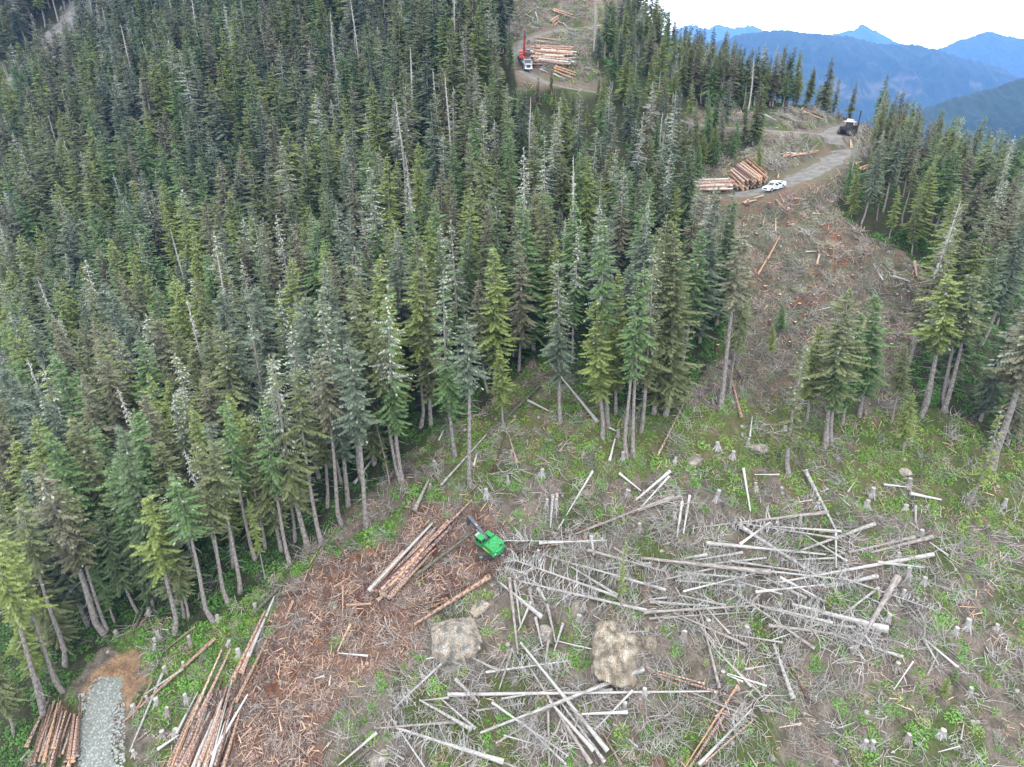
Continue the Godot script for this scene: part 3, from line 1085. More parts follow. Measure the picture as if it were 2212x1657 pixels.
func _ready() -> void:
	rng.seed = 11
	var cam := Camera3D.new()
	cam.name = "camera"
	cam.position = EYE
	cam.rotation = Vector3(PITCH, 0, 0)
	cam.fov = rad_to_deg(2.0 * atan(828.5 / F))
	cam.near = 0.5
	cam.far = 40000.0
	add_child(cam)
	cam.current = true
	var env := Environment.new()
	env.tonemap_mode = Environment.TONE_MAPPER_LINEAR
	env.tonemap_exposure = 0.92
	env.background_mode = Environment.BG_SKY
	var sky := Sky.new()
	var sm := ProceduralSkyMaterial.new()
	sm.sky_top_color = Color(0.97, 0.985, 1.0)
	sm.sky_horizon_color = Color(0.99, 0.99, 1.0)
	sm.sky_curve = 0.15
	sm.sky_energy_multiplier = 2.1
	sm.ground_horizon_color = Color(0.75, 0.8, 0.85)
	sm.ground_bottom_color = Color(0.2, 0.22, 0.2)
	sm.ground_energy_multiplier = 0.5
	sky.sky_material = sm
	env.sky = sky
	env.fog_enabled = true
	env.fog_density = 0.00007
	env.fog_light_color = Color(0.45, 0.67, 0.98)
	env.sdfgi_enabled = true
	env.ssao_enabled = true
	env.ssil_enabled = true
	var we := WorldEnvironment.new()
	we.name = "environment"
	we.environment = env
	add_child(we)
	var sun := DirectionalLight3D.new()
	sun.name = "sun"
	sun.rotation_degrees = Vector3(-62, 25, 0)
	sun.light_energy = 0.5
	sun.light_angular_distance = 10.0
	sun.light_color = Color(1.0, 0.97, 0.92)
	sun.shadow_enabled = true
	add_child(sun)

	bump.seed = 3; bump.frequency = 0.16; bump.fractal_octaves = 3
	fine.seed = 4; fine.frequency = 0.7; fine.fractal_octaves = 2
	patchy.seed = 9; patchy.frequency = 0.06; patchy.fractal_octaves = 3
	build_ground_shape()
	make_materials()
	make_zones_and_roads()
	make_ground()
	make_mountains()
	make_trees()
	make_rocks()
	make_logs()
	make_stumps()
	make_machines()
	make_small_stuff()
	plant_trees()

func make_materials() -> void:
	var bark_noise := noise_tex(0.02, [[0.0, 0.17, 0.16, 0.15], [0.45, 0.36, 0.34, 0.32], [1.0, 0.58, 0.57, 0.55]], 256, FastNoiseLite.TYPE_SIMPLEX_SMOOTH, 4, 21)
	var brown := noise_tex(0.025, [[0.0, 0.05, 0.035, 0.028], [0.5, 0.13, 0.09, 0.07], [0.75, 0.24, 0.17, 0.13], [1.0, 0.45, 0.28, 0.16]], 256, FastNoiseLite.TYPE_SIMPLEX_SMOOTH, 4, 22)
	var tan_ := noise_tex(0.02, [[0.0, 0.12, 0.085, 0.065], [0.3, 0.3, 0.21, 0.155], [0.5, 0.5, 0.385, 0.29], [1.0, 0.78, 0.64, 0.53]], 256, FastNoiseLite.TYPE_SIMPLEX_SMOOTH, 4, 23)
	var patch := noise_tex(0.018, [[0.0, 0.09, 0.068, 0.058], [0.47, 0.2, 0.145, 0.12], [0.54, 0.38, 0.26, 0.18], [0.7, 0.55, 0.4, 0.29], [1.0, 0.75, 0.62, 0.51]], 256, FastNoiseLite.TYPE_SIMPLEX_SMOOTH, 4, 24)
	var white := noise_tex(0.02, [[0.0, 0.36, 0.33, 0.3], [0.5, 0.56, 0.54, 0.51], [1.0, 0.72, 0.71, 0.69]], 256, FastNoiseLite.TYPE_SIMPLEX_SMOOTH, 4, 25)
	var moss := noise_tex(0.02, [[0.0, 0.05, 0.05, 0.03], [0.5, 0.13, 0.12, 0.09], [1.0, 0.3, 0.28, 0.24]], 256, FastNoiseLite.TYPE_SIMPLEX_SMOOTH, 4, 26)
	var s := Vector3(1.5, 1.5, 1)
	var tinted := func(tx: Texture2D, c: Color, sc: Vector3) -> StandardMaterial3D:
		var m := surfaced(tx, sc)
		m.albedo_color = Color(c.r * 0.78, c.g * 0.78, c.b * 0.78)
		return m
	M.wood = [
		[tinted.call(bark_noise, Color(1, 1, 1), Vector3(1, 3, 1)), tinted.call(bark_noise, Color(0.93, 0.9, 0.88), Vector3(1, 2.2, 1)), tinted.call(white, Color(0.9, 0.9, 0.9), Vector3(1, 3, 1))],
		[tinted.call(brown, Color(1, 1, 1), Vector3(1, 3, 1)), tinted.call(brown, Color(0.85, 0.8, 0.8), Vector3(1, 4, 1)), tinted.call(patch, Color(0.8, 0.75, 0.7), Vector3(1, 3, 1))],
		[tinted.call(tan_, Color(1, 1, 1), Vector3(1, 3, 1)), tinted.call(tan_, Color(0.95, 0.9, 0.92), Vector3(1, 4, 1)), tinted.call(tan_, Color(1, 0.9, 0.84), Vector3(1, 3, 1))],
		[tinted.call(patch, Color(1, 1, 1), Vector3(1, 3, 1)), tinted.call(patch, Color(0.92, 0.9, 0.95), Vector3(1, 5, 1)), tinted.call(tan_, Color(0.85, 0.8, 0.78), Vector3(1, 4, 1))],
		[tinted.call(moss, Color(1, 1, 1), Vector3(1, 3, 1))],
		[tinted.call(white, Color(1, 1, 1), Vector3(1, 3, 1))],
	]
	M.end_old = plain(0.27, 0.25, 0.22)
	M.end_fresh = plain(0.5, 0.31, 0.17)
	M.trunk = surfaced(bark_noise, Vector3(1, 1, 1)); M.trunk.albedo_color = Color(0.72, 0.7, 0.69)
	M.snag_trunk = surfaced(white, Vector3(1, 1, 1)); M.snag_trunk.albedo_color = Color(0.72, 0.72, 0.71)
	M.limb = plain(0.33, 0.32, 0.31); M.limb.vertex_color_use_as_albedo = true
	M.limb_brown = plain(0.17, 0.13, 0.11); M.limb_brown.vertex_color_use_as_albedo = true
	M.lichen = plain(0.17, 0.19, 0.15); M.lichen.vertex_color_use_as_albedo = true
	M.ghost = plain(0.25, 0.265, 0.23); M.ghost.vertex_color_use_as_albedo = true
	M.tint = []
	for q in [[0.056, 0.090, 0.040], [0.082, 0.104, 0.044], [0.112, 0.155, 0.042], [0.068, 0.098, 0.066], [0.068, 0.124, 0.044], [0.096, 0.104, 0.064]]:
		var m := plain(q[0] * 1.16 + 0.006, q[1] * 1.08 + 0.004, q[2] * 1.08 + 0.006, 0.75)
		m.vertex_color_use_as_albedo = true
		m.metallic_specular = 0.3
		M.tint.append(m)
	M.ltint = plain(1, 1, 1, 0.85); M.ltint.vertex_color_use_as_albedo = true
	M.stone = plain(0.19, 0.18, 0.17, 0.9); M.stone.vertex_color_use_as_albedo = true
	M.gravel_stone = plain(0.19, 0.2, 0.19, 0.9); M.gravel_stone.vertex_color_use_as_albedo = true
	M.leaf = plain(1, 1, 1, 0.7); M.leaf.vertex_color_use_as_albedo = true; M.leaf.metallic_specular = 0.3
	M.gravel = surfaced(noise_tex(0.06, [[0.0, 0.13, 0.14, 0.13], [0.4, 0.27, 0.29, 0.275], [0.7, 0.38, 0.4, 0.38], [1.0, 0.56, 0.57, 0.55]], 512, FastNoiseLite.TYPE_CELLULAR, 3, 31), Vector3(0.16, 0.16, 0.16), 2); M.gravel.albedo_color = Color(0.73, 0.74, 0.72)
	M.dirt_road = surfaced(noise_tex(0.012, [[0.0, 0.2, 0.17, 0.14], [0.45, 0.32, 0.29, 0.26], [0.8, 0.42, 0.39, 0.36], [1.0, 0.5, 0.36, 0.25]], 512, FastNoiseLite.TYPE_SIMPLEX_SMOOTH, 6, 32), Vector3(0.06, 0.06, 0.06), 2); M.dirt_road.albedo_color = Color(0.6, 0.61, 0.62)
	M.ground = surfaced(noise_tex(0.02, [[0.0, 0.3, 0.28, 0.27], [0.4, 0.62, 0.6, 0.58], [0.65, 0.82, 0.8, 0.78], [1.0, 1.0, 1.0, 1.0]], 1024, FastNoiseLite.TYPE_SIMPLEX_SMOOTH, 6, 33), Vector3(0.09, 0.09, 0.09), 2, true)
	var speck := noise_tex(0.11, [[0.0, 0.25, 0.25, 0.25], [0.45, 0.6, 0.6, 0.6], [0.6, 1.0, 1.0, 1.0], [1.0, 1.0, 1.0, 1.0]], 512, FastNoiseLite.TYPE_SIMPLEX_SMOOTH, 4, 38)
	M.rock_tan = surfaced(noise_tex(0.014, [[0.0, 0.06, 0.058, 0.053], [0.35, 0.17, 0.155, 0.13], [0.52, 0.32, 0.27, 0.2], [0.66, 0.38, 0.345, 0.29], [1.0, 0.68, 0.64, 0.58]], 512, FastNoiseLite.TYPE_SIMPLEX_SMOOTH, 6, 36), Vector3(0.07, 0.07, 0.07), 2)
	M.rock = surfaced(noise_tex(0.014, [[0.0, 0.045, 0.045, 0.043], [0.35, 0.14, 0.135, 0.125], [0.5, 0.26, 0.245, 0.22], [0.62, 0.34, 0.25, 0.15], [0.72, 0.32, 0.3, 0.28], [1.0, 0.62, 0.6, 0.57]], 512, FastNoiseLite.TYPE_SIMPLEX_SMOOTH, 6, 34), Vector3(0.07, 0.07, 0.07), 2)
	M.rock_tan.albedo_color = Color(0.86, 0.845, 0.83)
	M.rock.albedo_color = Color(0.98, 0.98, 0.98)
	for m in [M.rock, M.rock_tan]:
		m.vertex_color_use_as_albedo = true
		m.detail_enabled = true
		m.detail_blend_mode = BaseMaterial3D.BLEND_MODE_MUL
		m.detail_albedo = speck
	M.rock.heightmap_enabled = true
	M.rock.heightmap_scale = 8.0
	M.rock.heightmap_texture = noise_tex(0.02, [], 512, FastNoiseLite.TYPE_SIMPLEX_SMOOTH, 6, 35, true)
	M.rock_tan.heightmap_enabled = true
	M.rock_tan.heightmap_scale = 8.0
	M.rock_tan.heightmap_texture = M.rock.heightmap_texture
	M.hill = surfaced(noise_tex(0.03, [[0.0, 0.35, 0.35, 0.35], [0.5, 0.7, 0.7, 0.7], [1.0, 1.0, 1.0, 1.0]], 1024, FastNoiseLite.TYPE_SIMPLEX_SMOOTH, 5, 37), Vector3(0.0011, 0.0011, 0.0011), 2, true)
	M.dark_paint = plain(0.035, 0.036, 0.038, 0.6)
	M.black = plain(0.012, 0.012, 0.013, 0.6)
	M.track = plain(0.045, 0.04, 0.036, 0.8)
	M.steel = plain(0.3, 0.3, 0.31, 0.5, 0.4)
	M.rubber = plain(0.02, 0.02, 0.02, 0.9)
	M.green_paint = surfaced(noise_tex(0.02, [[0.0, 0.1, 0.12, 0.06], [0.3, 0.03, 0.17, 0.055], [0.6, 0.028, 0.22, 0.066], [1.0, 0.045, 0.27, 0.09]], 256, FastNoiseLite.TYPE_SIMPLEX_SMOOTH, 5, 51), Vector3(0.35, 0.35, 0.35), 1); M.green_paint.roughness = 0.5
	M.red_paint = plain(0.36, 0.05, 0.028, 0.5)
	M.white_paint = plain(0.5, 0.51, 0.52, 0.4)
	M.grey_paint = plain(0.2, 0.21, 0.225, 0.5)
	M.beige = plain(0.42, 0.37, 0.33, 0.7)
	M.boom = plain(0.045, 0.05, 0.058, 0.6)
	M.yellow = plain(0.65, 0.5, 0.03, 0.5)
	M.orange = plain(0.8, 0.3, 0.03, 0.5)
	M.window = plain(0.015, 0.018, 0.022, 0.08)
	M.lens = plain(0.7, 0.72, 0.75, 0.15)
	M.red_lens = plain(0.4, 0.02, 0.02, 0.3)

func make_zones_and_roads() -> void:
	# road beds first, since they change the ground
	var roads := [
		["gravel_road", [[232, 1462], [222, 1510], [212, 1570], [210, 1620], [206, 1700]], 2.7, M.gravel, "short grey crushed rock road in the lower left corner"],
		["dirt_road", [[1575, 425], [1660, 408], [1740, 378], [1800, 345], [1812, 322], [1795, 300], [1800, 285], [1835, 270]], 3.3, M.dirt_road, "curving grey haul road behind the white pickup"],
		["dirt_road", [[1790, 292], [1730, 286], [1660, 282], [1580, 276], [1490, 266], [1400, 236]], 2.0, M.dirt_road, "narrow grey road branching left below the ridge trees"],
		["dirt_road", [[1130, 150], [1118, 112], [1135, 88], [1180, 70], [1235, 60], [1300, 60]], 2.4, M.dirt_road, "grey road bending round the upper landing"],
		["dirt_road", [[1130, 150], [1175, 178], [1230, 190], [1300, 202]], 2.6, M.dirt_road, "grey road below the upper log deck"],
	]
	var beds := []
	for r in roads:
		var pts := []
		for q in r[1]:
			pts.append(spot(q[0], q[1]))
		beds.append(curve(pts))
	for k in beds.size():
		var sm: PackedVector3Array = beds[k]
		for pass_ in 12:
			for q in range(1, sm.size() - 1):
				sm[q].y = (sm[q - 1].y + sm[q].y + sm[q + 1].y) / 3.0
		cut_bed(sm, roads[k][2])
		beds[k] = sm
	for k in roads.size():
		var o := whole(roads[k][0], ribbon(beds[k], roads[k][2], 0.05 + 0.012 * k, k == 0), roads[k][3], Transform3D.IDENTITY)
		tag(o, roads[k][4], "", "", "structure")
	zones.clear = outline([-40, 1720, 55, 1660, 90, 1575, 130, 1512, 215, 1402, 330, 1325, 390, 1372, 448, 1352, 490, 1308, 530, 1292, 580, 1250, 625, 1212, 690, 1160, 760, 1090, 850, 1015, 930, 935, 1000, 905, 1060, 862, 1150, 775, 1210, 800, 1290, 855, 1330, 895, 1400, 900, 1450, 890, 1490, 850, 1545, 770, 1592, 640, 1572, 545, 1500, 470, 1468, 430, 1476, 388, 1560, 335, 1640, 318, 1650, 296, 1560, 290, 1488, 276, 1488, 244, 1640, 246, 1740, 238, 1800, 256, 1862, 268, 1880, 330, 1840, 362, 1800, 440, 1880, 512, 1965, 552, 2008, 605, 1990, 690, 1950, 800, 1985, 885, 2060, 895, 2150, 945, 2290, 990, 2330, 1720])
	zones.upper_clear = outline([1010, 2, 962, 22, 1058, 62, 1112, 84, 1100, 130, 1120, 205, 1290, 210, 1304, 186, 1268, 112, 1312, 72, 1380, 30, 1330, 2])
	zones.rock_slope = outline([-40, 240, 0, 190, 55, 125, 130, 40, 150, 2, 235, 2, 220, 70, 170, 140, 90, 225, 30, 300, -40, 330])
	zones.red = outline([470, 1500, 545, 1440, 600, 1272, 680, 1215, 820, 1168, 930, 1082, 1020, 1078, 1115, 1165, 1090, 1250, 1000, 1280, 925, 1335, 880, 1430, 760, 1500, 700, 1560, 690, 1720, 300, 1720, 400, 1600])
	zones.strip = outline([1480, 405, 1680, 330, 1790, 300, 1840, 360, 1800, 440, 1880, 512, 1965, 552, 2008, 605, 1990, 690, 1930, 860, 1700, 870, 1600, 850, 1592, 640, 1572, 545, 1500, 470])
	zones.streak = outline([1765, 488, 1800, 480, 1832, 540, 1815, 620, 1745, 690, 1715, 650, 1770, 570])
	zones.bank = outline([245, 1400, 330, 1330, 400, 1372, 580, 1260, 730, 1160, 800, 1150, 930, 1050, 1000, 1060, 905, 1110, 760, 1190, 620, 1245, 560, 1330, 540, 1425, 430, 1530, 330, 1590, 280, 1550, 330, 1430])
	zones.orange = outline([180, 1490, 195, 1450, 240, 1425, 290, 1398, 332, 1420, 318, 1475, 285, 1500, 265, 1540, 240, 1520, 180, 1505])
	zones.tangle = outline([1080, 1180, 1300, 1120, 1500, 1085, 1760, 1110, 1900, 1130, 2010, 1200, 1940, 1420, 1800, 1500, 1650, 1640, 1500, 1600, 1300, 1660, 900, 1660, 760, 1600, 850, 1480, 1040, 1440, 1090, 1390, 1060, 1260])
	zones.rut = outline([800, 1150, 830, 1140, 760, 1240, 740, 1300, 800, 1330, 790, 1352, 700, 1400, 660, 1460, 600, 1480, 560, 1500, 590, 1455, 640, 1440, 680, 1380, 720, 1345, 700, 1280, 720, 1220])
	zones.earth = outline([1330, 1640, 1420, 1590, 1500, 1560, 1600, 1590, 1700, 1640, 1720, 1720, 1300, 1720])
	zones.edge = outline([900, 960, 1060, 862, 1150, 775, 1290, 855, 1450, 890, 1560, 870, 1700, 880, 1900, 880, 2060, 895, 2290, 990, 2300, 1180, 2050, 1140, 1700, 1060, 1480, 1010, 1300, 1040, 1150, 1010, 1000, 1080])
	zones.right_green = outline([2000, 1080, 2300, 1180, 2300, 1330, 2150, 1260, 2020, 1180])
	zones.near = outline([-60, 1720, 95, 1480, 330, 1300, 600, 1160, 850, 1000, 1060, 850, 1290, 850, 1560, 850, 2300, 860, 2330, 1720])

func tone(x: float, z: float) -> Color:
	var a := patchy.get_noise_2d(x, z)
	var b := fine.get_noise_2d(x * 0.6 + 70.0, z * 0.6)
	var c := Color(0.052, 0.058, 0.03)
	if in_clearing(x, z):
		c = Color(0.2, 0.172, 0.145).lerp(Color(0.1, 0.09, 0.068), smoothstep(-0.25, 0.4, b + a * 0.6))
		if within("red", x, z, 4.0):
			c = Color(0.2, 0.12, 0.09).lerp(Color(0.11, 0.058, 0.04), smoothstep(-0.2, 0.35, a * 0.7 + b))
			if within("rut", x, z, 2.0):
				c = Color(0.13, 0.058, 0.032).lerp(Color(0.24, 0.12, 0.06), smoothstep(0.0, 0.4, b))
		elif within("earth", x, z, 4.0):
			c = Color(0.2, 0.14, 0.11).lerp(Color(0.13, 0.07, 0.045), smoothstep(-0.2, 0.3, b + a))
		elif within("orange", x, z, 1.5):
			c = Color(0.4, 0.27, 0.165).lerp(Color(0.26, 0.17, 0.11), smoothstep(-0.3, 0.3, b))
		elif within("streak", x, z, 3.0):
			c = Color(0.23, 0.105, 0.065).lerp(Color(0.15, 0.08, 0.055), smoothstep(-0.2, 0.3, b))
		elif within("strip", x, z, 3.0):
			c = Color(0.15, 0.14, 0.095).lerp(Color(0.19, 0.125, 0.095), smoothstep(0.08, 0.4, a + b * 0.6))
		elif within("bank", x, z, 2.0):
			c = Color(0.085, 0.125, 0.04).lerp(Color(0.16, 0.16, 0.065), smoothstep(0.0, 0.4, b))
		elif within("edge", x, z, 3.0):
			c = Color(0.115, 0.13, 0.05).lerp(Color(0.2, 0.155, 0.12), smoothstep(0.0, 0.35, a + b * 0.5))
		elif within("rock_slope", x, z):
			c = Color(0.27, 0.26, 0.27).lerp(Color(0.16, 0.16, 0.16), smoothstep(-0.2, 0.4, b))
		elif within("upper_clear", x, z):
			c = Color(0.21, 0.17, 0.14).lerp(Color(0.13, 0.13, 0.07), smoothstep(-0.2, 0.4, a + b * 0.5))
		if c.r < 0.3 and a > 0.12 and not within("red", x, z) and not within("strip", x, z):
			c = c.lerp(Color(0.085, 0.11, 0.035), smoothstep(0.12, 0.3, a))
	return Color(c.r * 0.72, c.g * 0.72, c.b * 0.72)

func axis(lo: float, hi: float, a: float, b: float, dense: float, loose: float) -> PackedFloat32Array:
	var out := PackedFloat32Array()
	var x := lo
	while x < hi:
		out.append(x)
		x += dense if x >= a and x < b else loose
	out.append(hi)
	return out

func make_ground() -> void:
	var xs := axis(-360, 300, -110, 125, 0.7, 3.0)
	var zs := axis(-520, 0, -175, -50, 0.7, 2.5)
	# aprons that run down under the valley floor
	xs.insert(0, -600.0); xs.insert(0, -1100.0)
	xs.append(600.0); xs.append(1200.0)
	zs.insert(0, -800.0); zs.insert(0, -1400.0)
	zs.append(300.0); zs.append(900.0)
	var b := MB.new()
	var nx := xs.size()
	for z in zs:
		for x in xs:
			b.v.append(Vector3(x, gh(x, z), z))
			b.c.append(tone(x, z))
	for j in zs.size() - 1:
		for k in nx - 1:
			var a := j * nx + k
			b.i.append(a); b.i.append(a + 1); b.i.append(a + nx + 1)
			b.i.append(a); b.i.append(a + nx + 1); b.i.append(a + nx)
	# normals from the height field
	b.n.resize(b.v.size())
	for j in zs.size():
		for k in nx:
			var l := b.v[j * nx + maxi(k - 1, 0)]; var r := b.v[j * nx + mini(k + 1, nx - 1)]
			var u := b.v[maxi(j - 1, 0) * nx + k]; var d := b.v[mini(j + 1, zs.size() - 1) * nx + k]
			b.n[j * nx + k] = (d - u).cross(r - l).normalized()
	var o := whole("ground", b.put(), M.ground, Transform3D.IDENTITY)
	tag(o, "steep logged hillside of bare earth, slash and forest floor", "", "", "structure")
	var f := MB.new()
	for k in 24:
		for q in 24:
			var x := lerpf(-8000.0, 10000.0, k / 24.0); var x2 := lerpf(-8000.0, 10000.0, (k + 1) / 24.0)
			var z := lerpf(-13300.0, 800.0, q / 24.0); var z2 := lerpf(-13300.0, 800.0, (q + 1) / 24.0)
			f.quad(Vector3(x, 0, z), Vector3(x2, 0, z), Vector3(x2, 0, z2), Vector3(x, 0, z2))
	f.c.fill(Color(0.05, 0.08, 0.035))
	var v := whole("valley_floor", f.put(), M.hill, Transform3D(Basis.IDENTITY, Vector3(0, -520, 0)))
	tag(v, "wooded valley floor far below the ridge", "", "", "structure")

func mountain(ridge: Array, far: float, words: String, sd: int, steep: float, wild: float, patches: Array, col: Color) -> void:
	var nz := FastNoiseLite.new()
	nz.seed = sd
	nz.frequency = 1.0 / (far * 0.09)
	nz.fractal_type = FastNoiseLite.FRACTAL_RIDGED
	nz.fractal_octaves = 5
	var rough_ := FastNoiseLite.new()
	rough_.seed = sd + 7
	rough_.frequency = 1.0 / (far * 0.006)
	var top := PackedVector3Array()
	var n := 260
	var u0: float = ridge[0]; var u1: float = ridge[ridge.size() - 2]
	for k in n + 1:
		var u := lerpf(u0, u1, k / float(n))
		var w: float = ridge[1]
		for q in range(0, ridge.size() - 2, 2):
			if u >= ridge[q] and u <= ridge[q + 2]:
				var f: float = (u - ridge[q]) / maxf(ridge[q + 2] - ridge[q], 0.01)
				w = lerpf(ridge[q + 1], ridge[q + 3], f * f * (3.0 - 2.0 * f) * 0.5 + f * 0.5)
		var r := ray(u, w)
		var p := EYE + r * (far / -r.z)
		p.y += rough_.get_noise_2d(p.x, 0.0) * far * 0.0016
		top.append(p)
	var b := MB.new()
	var rows := 64
	var back := 8
	for j in rows + back + 1:
		for k in n + 1:
			var t := (j - back) / float(rows)
			var p := top[k]
			var drop := p.y + 520.0
			var run := drop / steep * 1.15
			var s := absf(t)
			var q := p + Vector3(0, 0, run * t)
			var g := nz.get_noise_2d(q.x, q.z * 0.6)
			q.y = p.y - drop * (s * 1.12 - 0.12 * s * s) + (g - 0.3) * drop * 0.2 * wild * smoothstep(0.0, 0.22, s) * (1.0 - smoothstep(0.85, 1.0, s)) + rough_.get_noise_2d(q.x, q.z) * far * 0.002
			if t > 0.99:
				q.y = minf(q.y, -560.0)
			b.v.append(q)
			var c := col * (1.0 + 0.35 * rough_.get_noise_2d(q.x * 0.5, q.z * 0.5 + 50.0))
			for pc in patches:
				var h := project(q)
				var d := Vector2((h.x - pc[0]) / pc[2], (h.y - pc[1]) / pc[3]).length() + 0.5 * rough_.get_noise_2d(q.x * 1.3, q.z * 1.3)
				if d < 1.0:
					c = c.lerp(Color(0.12, 0.11, 0.09), 0.7)
			b.c.append(c)
	var w2 := n + 1
	for j in rows + back:
		for k in n:
			var a := j * w2 + k
			b.i.append(a); b.i.append(a + 1); b.i.append(a + w2 + 1)
			b.i.append(a); b.i.append(a + w2 + 1); b.i.append(a + w2)
	b.n.resize(b.v.size())
	for j in rows + back + 1:
		for k in w2:
			var l := b.v[j * w2 + maxi(k - 1, 0)]; var r := b.v[j * w2 + mini(k + 1, n)]
			var u := b.v[maxi(j - 1, 0) * w2 + k]; var d := b.v[mini(j + 1, rows + back) * w2 + k]
			b.n[j * w2 + k] = (d - u).cross(r - l).normalized()
	var o := whole("mountain", b.put(), M.hill, Transform3D.IDENTITY)
	tag(o, words, "", "", "structure")

func make_mountains() -> void:
	var dark := Color(0.022, 0.036, 0.024)
	mountain([1200, 160, 1380, 120, 1500, 98, 1569, 86, 1593, 75, 1640, 68, 1696, 64, 1764, 74, 1833, 77, 1901, 94, 1970, 96, 2021, 106, 2089, 127, 2158, 144, 2202, 168, 2330, 215, 2600, 280], 5000.0, "broad dark blue mountain filling the middle of the view", 41, 0.5, 1.0, [[1952, 168, 26, 7], [1896, 186, 30, 8], [1965, 196, 34, 10], [1800, 186, 26, 12], [1880, 205, 30, 7], [2110, 182, 22, 5], [1820, 206, 24, 8]], dark)
	mountain([1640, 150, 1740, 100, 1791, 74, 1843, 65, 1863, 53, 1887, 65, 1945, 94, 2060, 150], 10500.0, "pointed pale blue peak behind the broad mountain", 42, 0.45, 0.7, [], dark * 1.2)
	mountain([1900, 150, 2024, 106, 2082, 84, 2134, 68, 2175, 77, 2212, 84, 2330, 110, 2500, 190], 7600.0, "rounded blue mountain at the right edge", 43, 0.45, 0.9, [], dark * 1.1)
	mountain([1440, 130, 1514, 72, 1552, 52, 1586, 61, 1620, 54, 1658, 67, 1760, 130], 12000.0, "pale double topped mountain left of the broad one", 44, 0.4, 0.7, [], dark * 1.2)
	mountain([1400, 110, 1477, 56, 1495, 54, 1525, 61, 1600, 110], 13000.0, "faintest pale blue mountain, farthest left of the range", 45, 0.4, 0.6, [], dark * 1.2)
	mountain([1700, 300, 1900, 258, 1990, 236, 2070, 209, 2140, 191, 2212, 168, 2400, 120, 2700, 80], 2200.0, "nearer blue green wooded spur at lower right of the mountains", 46, 0.45, 0.9, [], dark * 1.1)

func make_trees() -> void:
	trees.conifer = []
	for k in 5:
		trees.conifer.append(conifer(100 + k, {"taper": 0.66, "bare": 0.2 + 0.05 * k, "rad": 3.1 + 0.3 * (k % 3), "gap": 0.06 + 0.03 * k, "droop": 0.3 + 0.1 * (k % 3), "lichen": 0.12, "lfrom": 0.7}))
	trees.full = []
	for k in 4:
		trees.full.append(conifer(120 + k, {"bare": 0.1, "rad": 3.4 + 0.4 * (k % 2), "gap": 0.06, "droop": 0.35 + 0.1 * k, "taper": 0.7, "stubs": 4, "lichen": 0.1, "lfrom": 0.8}))
	trees.tall = []
	for k in 5:
		trees.tall.append(conifer(140 + k, {"bare": 0.48 + 0.035 * k, "rad": 2.15 + 0.25 * (k % 3), "gap": 0.2, "droop": 0.5, "stubs": 30, "lichen": 0.18, "lfrom": 0.62, "taper": 0.55, "sweep": 0.9}))
	trees.lichened = []
	for k in 4:
		trees.lichened.append(conifer(160 + k, {"bare": 0.3, "rad": 2.7, "gap": 0.16, "droop": 0.45, "lichen": 0.85, "lfrom": 0.55 + 0.06 * k, "taper": 0.6}))
	trees.hoary = []
	for k in 3:
		trees.hoary.append(conifer(180 + k, {"bare": 0.3, "rad": 2.6, "gap": 0.25, "droop": 0.6, "lichen": 1.0, "lfrom": 0.25, "taper": 0.7}))
	trees.pole = []
	for k in 2:
		trees.pole.append(conifer(190 + k, {"bare": 0.25, "rad": 1.3, "gap": 0.6, "droop": 0.6, "lichen": 0.5, "lfrom": 0.6, "stubs": 20}))
	trees.snag = [snag(201, 0.1), snag(202, 0.25), snag(203, 0.15)]
	trees.ghost = [snag(211, 0.9), snag(212, 0.75)]
	trees.young = []
	for k in 3:
		trees.young.append(conifer(220 + k, {"bare": 0.02, "rad": 6.0, "gap": 0.25, "droop": 0.5, "stubs": 0, "taper": 0.8}))

